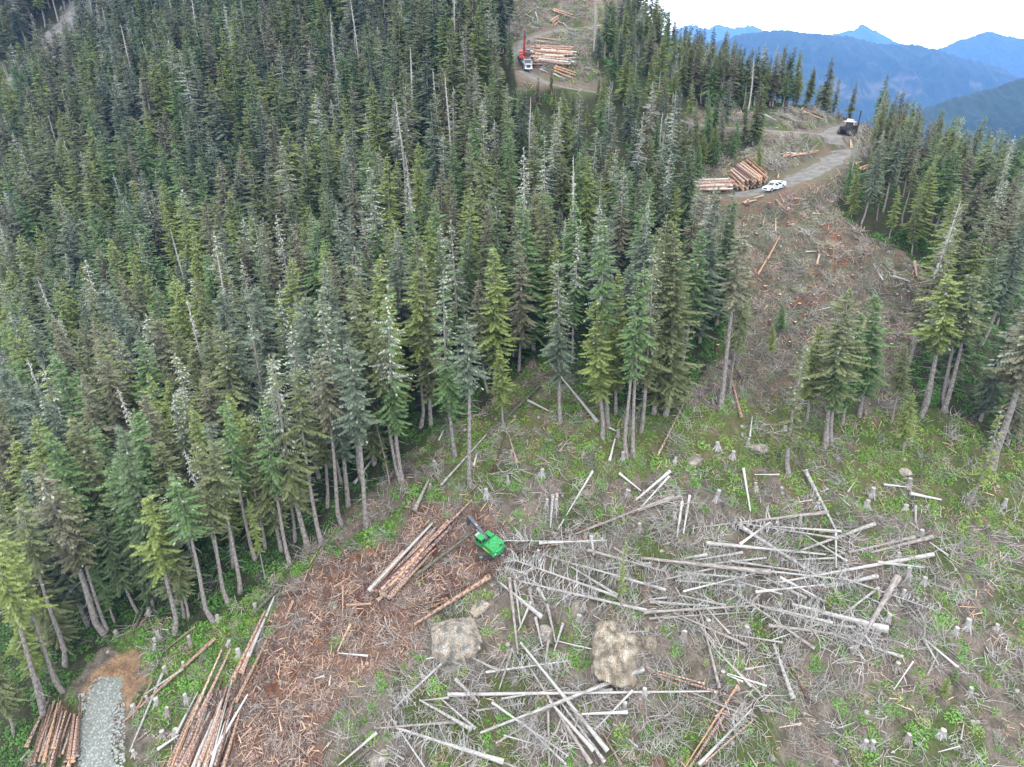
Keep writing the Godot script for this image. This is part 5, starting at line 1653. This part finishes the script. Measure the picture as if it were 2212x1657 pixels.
func plant_trees() -> void:
	rng.seed = 500
	var L := [0.0, 0.0, 1.0]
	# trees at the edge of the cut, read off one by one: foot, tip, kind, tint, width
	var R7 := func(rows: Array) -> void:
		for q in rows:
			edge_tree(q[0], q[1], q[2], q[3], q[4], q[5], q[6] if q.size() > 6 else 1.0)
	R7.call([
		[790, 1147, 752, 736, "tall", 3, 1.15], [753, 1098, 690, 640, "lichened", 3], [842, 1045, 805, 890, "pole", 1], [859, 1036, 802, 664, "tall", 1], [867, 1040, 838, 624, "lichened", 4], [919, 920, 902, 575, "tall", 2, 1.1], [930, 920, 912, 552, "conifer", 1, 1.1],
		[982, 988, 958, 588, "lichened", 4], [1011, 1060, 1004, 684, "tall", 3, 1.2], [1050, 848, 1033, 602, "conifer", 5, 1.2], [1085, 920, 1078, 755, "conifer", 2, 1.6], [1112, 766, 1100, 560, "full", 4], [1148, 759, 1122, 425, "full", 4, 1.3], [1208, 906, 1205, 562, "lichened", 3, 1.1],
		[1307, 940, 1289, 650, "conifer", 2, 1.4], [1314, 915, 1302, 480, "tall", 4], [1331, 893, 1338, 585, "conifer", 2, 1.1], [1345, 978, 1376, 602, "tall", 4], [1366, 978, 1392, 575, "tall", 4], [1388, 935, 1413, 540, "lichened", 1], [1417, 887, 1440, 470, "full", 1, 1.2], [1444, 901, 1458, 490, "full", 1, 1.3],
		[1559, 870, 1605, 500, "tall", 5, 1.4], [1575, 840, 1620, 560, "conifer", 1, 0.9], [1697, 1023, 1745, 742, "pole", 1, 1.5], [1590, 800, 1622, 640, "pole", 4, 1.3], [1665, 790, 1668, 700, "conifer", 2, 1.2], [1785, 950, 1836, 626, "conifer", 1, 1.6], [1792, 955, 1822, 690, "lichened", 4, 1.2], [1855, 896, 1891, 630, "conifer", 4, 1.4], [1951, 978, 1966, 850, "conifer", 2, 1.3], [1993, 896, 2036, 590, "tall", 2, 1.7], [2003, 893, 2050, 610, "tall", 1, 1.4], [2040, 891, 2103, 590, "tall", 1, 1.5], [1745, 905, 1775, 700, "conifer", 2, 1.3], [1820, 915, 1862, 670, "conifer", 4, 1.2], [1925, 905, 1955, 740, "conifer", 1, 1.3], [2032, 880, 2085, 600, "tall", 4, 1.4], [2093, 1094, 2165, 880, "pole", 2, 1.5], [2137, 1009, 2240, 650, "tall", 5, 1.9], [2180, 960, 2260, 700, "full", 5, 1.2],
		[34, 1583, -30, 1380, "conifer", 1], [96, 1552, 10, 1150, "tall", 2], [99, 1525, 20, 1280, "conifer", 2], [127, 1504, 0, 1150, "tall", 2], [133, 1489, 62, 1330, "pole", 1], [152, 1429, 45, 1080, "tall", 1], [214, 1381, 84, 1025, "tall", 5, 1.5], [229, 1361, 142, 1050, "tall", 1], [248, 1347, 172, 1130, "conifer", 4, 0.8],
		[315, 1304, 230, 1010, "tall", 4, 1.2], [330, 1304, 252, 985, "tall", 4, 1.2], [390, 1364, 325, 1060, "tall", 2, 1.3], [398, 1335, 350, 1090, "conifer", 1], [447, 1345, 372, 1020, "tall", 4, 1.2], [484, 1302, 420, 950, "tall", 1], [524, 1285, 455, 945, "tall", 1, 1.1], [572, 1249, 535, 1080, "conifer", 2, 0.7], [548, 1208, 485, 870, "tall", 4], [620, 1207, 562, 870, "tall", 4], [664, 1183, 592, 770, "lichened", 1, 1.2], [691, 1171, 640, 790, "tall", 1, 1.1], [729, 1142, 690, 760, "tall", 5, 1.1],
		[410, 1330, 360, 1120, "pole", 4], [640, 1160, 600, 850, "tall", 3], [710, 1090, 668, 760, "lichened", 1], [575, 1180, 530, 900, "tall", 2], [505, 1225, 452, 905, "tall", 3],
		[1880, 340, 1898, 235, "lichened", 1, 0.9], [1892, 342, 1912, 205, "full", 1], [1900, 340, 1940, 195, "full", 1], [1916, 400, 1945, 270, "conifer", 1], [1840, 470, 1832, 345, "full", 2, 1.1], [1893, 475, 1900, 370, "conifer", 1], [1920, 515, 1942, 400, "conifer", 2], [1970, 548, 1990, 400, "conifer", 1], [1830, 430, 1820, 330, "full", 4], [1870, 430, 1866, 320, "full", 1], [1945, 480, 1985, 330, "tall", 1], [1962, 490, 2010, 360, "conifer", 2],
		[1500, 338, 1505, 215, "conifer", 5], [1530, 330, 1528, 190, "full", 4], [1560, 335, 1555, 225, "full", 5, 1.1], [1610, 300, 1606, 200, "full", 1], [1590, 330, 1588, 250, "full", 4, 1.2], [1512, 390, 1490, 310, "full", 4], [1640, 372, 1640, 300, "full", 2, 1.3], [1480, 395, 1478, 240, "conifer", 1], [1692, 330, 1692, 296, "pole", 5], [1685, 725, 1690, 655, "conifer", 4, 1.6], [1665, 1000, 1668, 930, "young", 2, 0.7],
		[1341, 1315, 1352, 1165, "pole", 2, 1.3], [1231, 1392, 1233, 1365, "young", 2], [872, 1452, 873, 1425, "young", 2], [1722, 1190, 1722, 1165, "young", 4], [1790, 1312, 1792, 1290, "young", 2], [1890, 1300, 1894, 1278, "young", 2], [2040, 1500, 2040, 1460, "young", 2], [2060, 1470, 2062, 1440, "young", 4], [2010, 1520, 2012, 1490, "young", 2], [2132, 1475, 2134, 1452, "young", 2], [1220, 1130, 1222, 1080, "young", 4, 0.8], [1262, 1110, 1262, 1080, "young", 4],
	])
	# bare and lichen-grey trees inside the forest, read off by their tips
	for q in [[130, 690, "ghost", 30], [106, 756, "snag", 24], [597, 470, "hoary", 34], [1242, 337, "snag", 30], [1131, 322, "hoary", 33], [1403, 431, "hoary", 30], [298, 171, "ghost", 30], [135, 301, "snag", 30], [161, 490, "snag", 26], [9, 414, "ghost", 28], [339, 51, "snag", 26], [103, 246, "snag", 26], [715, 219, "hoary", 28], [412, 110, "lichened", 30], [484, 14, "hoary", 30], [520, 0, "hoary", 30], [366, 3, "hoary", 30], [938, 151, "snag", 28], [1175, 290, "lichened", 30], [885, 400, "snag", 28], [60, 285, "hoary", 26]]:
		var p := tip_spot(q[0], q[1], q[3])
		stand(p, q[3], q[2], rng.randi() % 6, Vector3.ZERO, 1.0)
	var tips := [876, 192, 849, 205, 1027, 130, 980, 195, 1049, 192, 1095, 185, 1198, 270, 958, 301, 880, 394, 1013, 284, 1071, 45, 1068, 264, 859, 496, 951, 493, 1318, 185, 498, 608, 707, 591, 582, 773, 375, 858, 80, 540, 414, 605, 44, 564, 7, 930, 394, 848, 41, 824, 1210, 215, 1150, 250, 1330, 330, 1390, 250, 1290, 280, 1510, 400, 1530, 430, 820, 320, 790, 250, 660, 300, 560, 200, 640, 640, 1450, 330, 250, 170, 205, 300, 330, 420, 180, 620, 20, 680, 130, 430, 700, 560, 1255, 190, 1000, 75, 1460, 200, 1440, 260, 1410, 180]
	for k in range(0, tips.size(), 2):
		var tall: float = 24.0 if tips[k] > 1000 else 30.0
		stand(tip_spot(tips[k], tips[k + 1], tall), tall, "lichened", [1, 3, 3, 5][rng.randi() % 4])
	# the rest of the forest
	var taken_ := []
	for s in standing:
		taken_.append(Vector2(s[0].x, s[0].z))
	var n_hand := standing.size()
	var near := {}
	for s in taken_:
		near[Vector2i(int(floor(s.x / 4.0)), int(floor(s.y / 4.0)))] = true
	var zz := -470.0
	while zz < -62.0:
		var xx := -335.0
		while xx < 250.0:
			var step := 6.0
			var x := xx + rng.randf_range(-2.6, 2.6)
			var z := zz + rng.randf_range(-2.6, 2.6)
			xx += step
			if rng.randf() < 0.06:
				continue
			var p := Vector3(x, 0, z)
			p.y = gh(x, z) - 0.2
			var q := project(p)
			if q.x < -160 or q.x > 2370 or q.y > 1760:
				continue
			if in_clearing(x, z) or near.has(Vector2i(int(floor(x / 4.0)), int(floor(z / 4.0)))):
				continue
			var el := p.y - 100.0
			var tall := lerpf(34.0, 14.5, smoothstep(-72.0, -22.0, el))
			tall = lerpf(tall, lerpf(34.0, 29.0, smoothstep(-90.0, 10.0, el)), smoothstep(25.0, -25.0, x))
			tall *= rng.randf_range(0.7, 1.12)
			var top := p + Vector3(0, tall, 0)
			var tq := project(top)
			# younger growth below the upper landing leaves it open to view
			if tq.x > 1100.0 and tq.x < 1300.0 and tq.y < 185.0 and q.y > 150.0:
				tall *= 0.5
				top.y -= tall
				tq = project(top)
			if tq.x < -40 or tq.x > 2250 or tq.y > 1680 or q.y < -90:
				continue
			# hidden by the ground in front?
			var seen := true
			var d := top - EYE
			for k in range(6, 20):
				var m := EYE + d * (k / 20.0)
				if m.y < gh(m.x, m.z) - 1.0:
					seen = false
					break
			if not seen:
				continue
			var r := rng.randf()
			var far_right := x > 30.0
			var kind := "conifer"
			if r < 0.035:
				kind = "snag"
			elif r < (0.09 if far_right else 0.12):
				kind = "lichened"
			elif r < 0.135:
				kind = "hoary" if rng.randf() < 0.5 else "pole"
			elif r < 0.55:
				kind = "full"
			var v := patchy.get_noise_2d(x * 0.6, z * 0.6) + rng.randf_range(-0.35, 0.35)
			var tint := 0
			if v > 0.3: tint = 2
			elif v > 0.12: tint = 4
			elif v > -0.05: tint = 1
			elif v > -0.2: tint = 5
			elif v > -0.33: tint = 0
			else: tint = 3
			stand(p, tall, kind, tint, Vector3(rng.randf_range(-0.5, 0.5), 0, rng.randf_range(-0.5, 0.5)), rng.randf_range(0.85, 1.2) * (1.35 if tall < 19.0 else (1.25 if z < -190.0 and x < 0.0 else 1.1)))
		zz += 6.0
	for k in 150:
		var f := rng.randf()
		var u := lerpf(1475.0, 1795.0, f) + rng.randf_range(-15, 15)
		var w := lerpf(lerpf(105.0, 185.0, f), 236.0, rng.randf())
		var p := spot(u, w)
		if depth(p) > 300.0 or in_clearing(p.x, p.z):
			continue
		stand(p, rng.randf_range(9.0, 16.0), ["conifer", "full", "full", "lichened"][rng.randi() % 4 if rng.randf() < 0.5 else 1], [0, 1, 1, 4, 5][rng.randi() % 5], Vector3.ZERO, rng.randf_range(1.1, 1.5))
	for k in 26:
		var p := spot(rng.randf_range(1490, 1640), rng.randf_range(300, 388))
		if within("strip", p.x, p.z):
			continue
		stand(p, rng.randf_range(4.0, 12.0), "full", [1, 4, 4, 2][rng.randi() % 4], Vector3.ZERO, rng.randf_range(1.3, 1.8))
	for q in [[1832, 262, 11.0], [1845, 258, 12.0], [1858, 262, 12.0], [1870, 266, 10.0], [1825, 250, 16.0], [1815, 248, 9.0], [1805, 246, 10.0], [1880, 275, 11.0]]:
		var p := spot(q[0], q[1])
		if depth(p) < 300.0:
			stand(p, q[2], "full", [0, 4, 1][rng.randi() % 3], Vector3.ZERO, 1.3)
	# the biggest in view stand alone, the rest are one stand
	var order := range(standing.size())
	var size_of := func(k: int) -> float:
		var s: Array = standing[k]
		return s[1] / maxf(depth(s[0]), 10.0) + (10.0 if k < n_hand else 0.0)
	order.sort_custom(func(a, b): return size_of.call(a) > size_of.call(b))
	var counts := {"green": 0, "grey": 0, "dead": 0}
	var rest := {}
	for k in order:
		var s: Array = standing[k]
		var fam := "dead" if s[2] in ["snag", "ghost"] else ("grey" if s[2] in ["lichened", "hoary"] else "green")
		var q := project(s[0] + Vector3(0, s[1], 0))
		counts[fam] += 1
		if counts[fam] <= 300 and (k < n_hand or (q.x > 0 and q.x < 2212 and q.y < 1657)):
			tree_thing(s, fam)
		else:
			var key := "%s %d %d" % [s[2], s[3], s[4]]
			if not rest.has(key):
				rest[key] = []
			rest[key].append(s)
	var o := Node3D.new()
	o.name = "forest"
	add_child(o)
	tag(o, "rest of the conifer forest covering the mountainside between the nearer trees", "forest", "", "stuff")
	for key in rest:
		var list: Array = rest[key]
		var pair: Array = trees[list[0][2]][list[0][3]]
		for e in 2:
			var mm := MultiMesh.new()
			mm.transform_format = MultiMesh.TRANSFORM_3D
			var mesh: ArrayMesh = pair[e].duplicate()
			paint(mesh, list[0], e)
			mm.mesh = mesh
			mm.instance_count = list.size()
			var buf := PackedFloat32Array()
			for s in list:
				var t := tree_frame(s)
				buf.append_array([t.basis.x.x, t.basis.y.x, t.basis.z.x, t.origin.x, t.basis.x.y, t.basis.y.y, t.basis.z.y, t.origin.y, t.basis.x.z, t.basis.y.z, t.basis.z.z, t.origin.z])
			mm.buffer = buf
			var mi := MultiMeshInstance3D.new()
			mi.name = ["trunks", "crowns"][e]
			mi.multimesh = mm
			mi.set_meta("kind", "stuff")
			o.add_child(mi, true)
	print("trees ", standing.size(), " ", counts)

func coats(s: Array, e: int) -> Array:
	var fam: String = s[2]
	if e == 0:
		return [M.snag_trunk if fam in ["ghost", "snag", "hoary"] else M.trunk]
	if fam == "ghost":
		return [M.ghost]
	if fam == "snag":
		return [M.limb]
	return [M.tint[s[4]], M.ghost if fam in ["hoary", "lichened"] and s[3] % 2 == 0 else M.lichen]

func paint(mesh: ArrayMesh, s: Array, e: int) -> void:
	var c := coats(s, e)
	for k in mesh.get_surface_count():
		mesh.surface_set_material(k, c[mini(k, c.size() - 1)])

func tree_thing(s: Array, fam: String) -> void:
	var words: String
	var cat := "tree"
	var group := ""
	match s[2]:
		"snag":
			words = "bare grey dead snag"; group = "dead snags in the forest"
		"ghost":
			words = "bleached white dead tree"; group = "dead snags in the forest"
		"hoary":
			words = "pale lichen covered tree"; group = "lichen grey trees"
		"lichened":
			words = "grey topped lichened conifer"; group = "lichen grey trees"
		"pole":
			words = "thin sparse %s tree" % TINTS[s[4]]; group = "thin pole trees"
		"young":
			words = "low bushy %s sapling" % TINTS[s[4]]; group = "saplings in the clearing"
		"tall":
			words = "tall bare stemmed %s conifer" % TINTS[s[4]]; group = "tall conifers along the cut edge"
		"full":
			words = "bushy %s conifer" % TINTS[s[4]]; group = "forest conifers"
		_:
			words = "%s conifer" % TINTS[s[4]]; group = "forest conifers"
	var kind_name: String = {"snag": "dead_tree", "ghost": "dead_tree", "young": "sapling", "pole": "pole_tree", "lichened": "lichened_tree", "hoary": "lichened_tree"}.get(s[2], "conifer_tree")
	var o := thing(kind_name, Vector3.ZERO, only(words + ", tip", s[0] + Vector3(0, s[1], 0)), cat, group)
	o.transform = tree_frame(s)
	var pair: Array = trees[s[2]][s[3]]
	for e in 2:
		var mi := MeshInstance3D.new()
		mi.name = "trunk" if e == 0 else ("branches" if fam == "dead" else "crown")
		mi.mesh = pair[e]
		var c := coats(s, e)
		for k in pair[e].get_surface_count():
			mi.set_surface_override_material(k, c[mini(k, c.size() - 1)])
		o.add_child(mi, true)

func make_small_stuff() -> void:
	rng.seed = 640
	var bushes := [bush(601, 95, 0.75, 1.0), bush(602, 80, 0.5, 1.2), bush(603, 110, 0.6, 0.9)]
	var tangles := [tangle(611, 18, 1.1, 1.2, 3.4, 0.052), tangle(612, 22, 1.3, 0.8, 2.8, 0.045), tangle(613, 14, 1.2, 2.0, 4.4, 0.06, 0.5)]
	var sprays := [tangle(621, 30, 1.0, 0.6, 1.6, 0.05, 0.1), tangle(622, 26, 1.1, 0.8, 2.0, 0.045, 0.15)]
	var chips := [splinter(631, 16, 1.6), splinter(632, 12, 1.8)]
	var pebble := stone_mesh(641, 5, 0.6, 0.8)
	var at_bush := [[], [], []]; var at_tangle := [[], [], []]; var at_brown := [[], []]; var at_spray := [[], []]; var at_chip := [[], []]; var at_pale := [[], []]; var at_stone := []; var at_gravel := []; var at_fern := [[], []]
	var z := -300.0
	while z < -48.0:
		var x := -100.0
		while x < 125.0:
			var px := x + rng.randf_range(-0.6, 0.6); var pz := z + rng.randf_range(-0.6, 0.6)
			x += 1.2
			var p := Vector3(px, gh(px, pz), pz)
			var q := project(p)
			if q.x < -40 or q.x > 2260 or q.y > 1710 or q.y < -20:
				continue
			if cell(rough, px, pz) < 0.35:
				continue
			var clear := in_clearing(px, pz)
			var up := ground_up(px, pz, 0.8)
			var g := patchy.get_noise_2d(px * 1.6, pz * 1.6) + 0.5 * fine.get_noise_2d(px * 0.5, pz * 0.5)
			var red := within("red", px, pz, 3.0)
			var strip := within("strip", px, pz, 3.0)
			var bank := within("bank", px, pz, 2.0) and not red
			var edge := within("edge", px, pz, 3.0)
			var orange := within("orange", px, pz)
			var jumble := within("tangle", px, pz, 6.0)
			var far_off := q.y < 420
			# leafy shrubs
			var green := 0.0
			if not clear: green = 0.55 if q.y > 500 else 0.12
			elif bank: green = 0.92
			elif red or orange: green = 0.02
			elif strip: green = 0.05 + 0.15 * smoothstep(0.1, 0.4, g)
			elif edge: green = 0.45 + 0.5 * smoothstep(-0.3, 0.15, g)
			elif jumble: green = 0.05 + 0.7 * smoothstep(-0.02, 0.22, g)
			elif within("right_green", px, pz): green = 0.7
			else: green = 0.12 + 0.7 * smoothstep(-0.12, 0.2, g)
			if rng.randf() < green:
				var s := rng.randf_range(0.6, 1.25) * (1.1 if bank or not clear else 0.9)
				var lum := rng.randf_range(0.7, 1.25)
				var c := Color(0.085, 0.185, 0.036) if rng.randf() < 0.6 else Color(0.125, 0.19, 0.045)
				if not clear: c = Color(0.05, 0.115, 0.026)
				elif edge: c = c.lerp(Color(0.12, 0.17, 0.045), 0.4)
				elif strip: c = Color(0.085, 0.105, 0.05)
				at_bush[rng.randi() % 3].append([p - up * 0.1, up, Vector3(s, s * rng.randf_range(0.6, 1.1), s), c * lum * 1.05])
			if not clear:
				if rng.randf() < 0.03 and q.y > 500:
					at_tangle[rng.randi() % 3].append([p, up, Vector3.ONE * rng.randf_range(0.5, 0.9), Color(0.12, 0.11, 0.1)])
				continue
			# dead branches
			var grey := 0.16
			if red: grey = 0.1
			elif jumble: grey = 0.5 * smoothstep(0.3, -0.25, patchy.get_noise_2d(px * 1.9 + 80.0, pz * 1.9)) + 0.05
			elif strip: grey = 0.12
			elif bank: grey = 0.05
			elif edge: grey = 0.1
			elif orange: grey = 0.02
			if rng.randf() < grey:
				var s := rng.randf_range(0.55, 1.15)
				var lum := rng.randf_range(0.12, 0.32)
				at_tangle[rng.randi() % 3].append([p + up * (0.1 if not jumble else rng.randf_range(0.0, 0.7)), up, Vector3.ONE * s, Color(lum, lum * 0.95, lum * 0.9)])
			if red and rng.randf() < 0.75 or (not red and not bank and not strip and not edge and rng.randf() < 0.1):
				var lum := rng.randf_range(0.08, 0.28)
				at_brown[rng.randi() % 2].append([p, up, Vector3.ONE * rng.randf_range(0.5, 1.0), Color(lum, lum * 0.78, lum * 0.69)])
			if strip and rng.randf() < 0.5 + 0.45 * smoothstep(0.2, -0.2, g) or (far_off and rng.randf() < 0.7) or (not strip and not red and rng.randf() < 0.12):
				var lum := rng.randf_range(0.07, 0.24)
				var bough := Color(lum * 0.9, lum, lum * 0.7) if rng.randf() < 0.62 else Color(lum * 1.1, lum * 0.86, lum * 0.72)
				at_spray[rng.randi() % 2].append([p, up, Vector3.ONE * rng.randf_range(0.6, 1.2), bough])
			if rng.randf() < (0.42 if red else (0.14 if strip or far_off else (0.02 if bank else 0.055))):
				var w := rng.randf_range(0.6, 1.1)
				at_chip[rng.randi() % 2].append([p + up * 0.08, up, Vector3.ONE * w, Color(0.38, 0.265, 0.2) * rng.randf_range(0.7, 1.2)])
			if rng.randf() < (0.02 if red else 0.05):
				at_pale[rng.randi() % 2].append([p + up * 0.08, up, Vector3.ONE * rng.randf_range(0.5, 1.0), Color(0.3, 0.285, 0.27) * rng.randf_range(0.7, 1.15)])
			if rng.randf() < 0.06 and not bank:
				var s := rng.randf_range(0.15, 0.55)
				at_stone.append([p, up, Vector3(s, s * 0.7, s * 0.8), Color(1, 1, 1) * rng.randf_range(0.7, 1.1)])
		z += 1.2
	# crushed rock on the lower road
	for k in 1500:
		var u := rng.randf_range(170, 270); var w := rng.randf_range(1462, 1665)
		if w < 1498.0 and Vector2((u - 226.0) / 36.0, (w - 1498.0) / 36.0).length() > 1.0:
			continue
		var p := spot(u, w)
		if cell(rough, p.x, p.z) < 0.12:
			var s := rng.randf_range(0.08, 0.26)
			at_gravel.append([p + Vector3(0, 0.08, 0), Vector3.UP, Vector3(s, s * 0.7, s), Color(1, 1, 1) * rng.randf_range(0.6, 1.2)])
	for k in 3:
		scatter("shrub_cover", bushes[k], M.leaf, at_bush[k], ["low broad leaved green shrubs spread over the clearing", "pale green shrub growth spread among the slash", "bright green undergrowth along the forest edge"][k], "shrubs")
		scatter("branch_slash", tangles[k], M.ltint, at_tangle[k], ["tangled grey dead branches strewn over the clearing", "fine grey dead twigs strewn over the clearing", "long curved grey limbs strewn over the clearing"][k], "slash")
	for k in 2:
		scatter("bark_slash", sprays[k], M.ltint, at_brown[k], ["reddish brown broken branches on the dragged earth", "dark brown bark and twigs on the dragged earth"][k], "slash")
		scatter("needle_slash", sprays[1 - k], M.ltint, at_spray[k], ["dull green grey cut boughs covering the upper strip", "faded boughs and twigs covering the upper slope"][k], "slash")
		scatter("wood_chips", chips[k], M.ltint, at_chip[k], ["orange wood splinters scattered on the earth", "broken orange slabs scattered on the earth"][k], "wood chips")
		scatter("wood_scraps", chips[1 - k], M.ltint, at_pale[k], ["weathered pale wood scraps scattered about", "pale grey splinters scattered about"][k], "wood scraps")
	scatter("stones", pebble, M.stone, at_stone, "small grey stones lying in the slash", "stones")
	scatter("crushed_rock", pebble, M.gravel_stone, at_gravel, "crushed grey rock on the lower left road", "rocks")
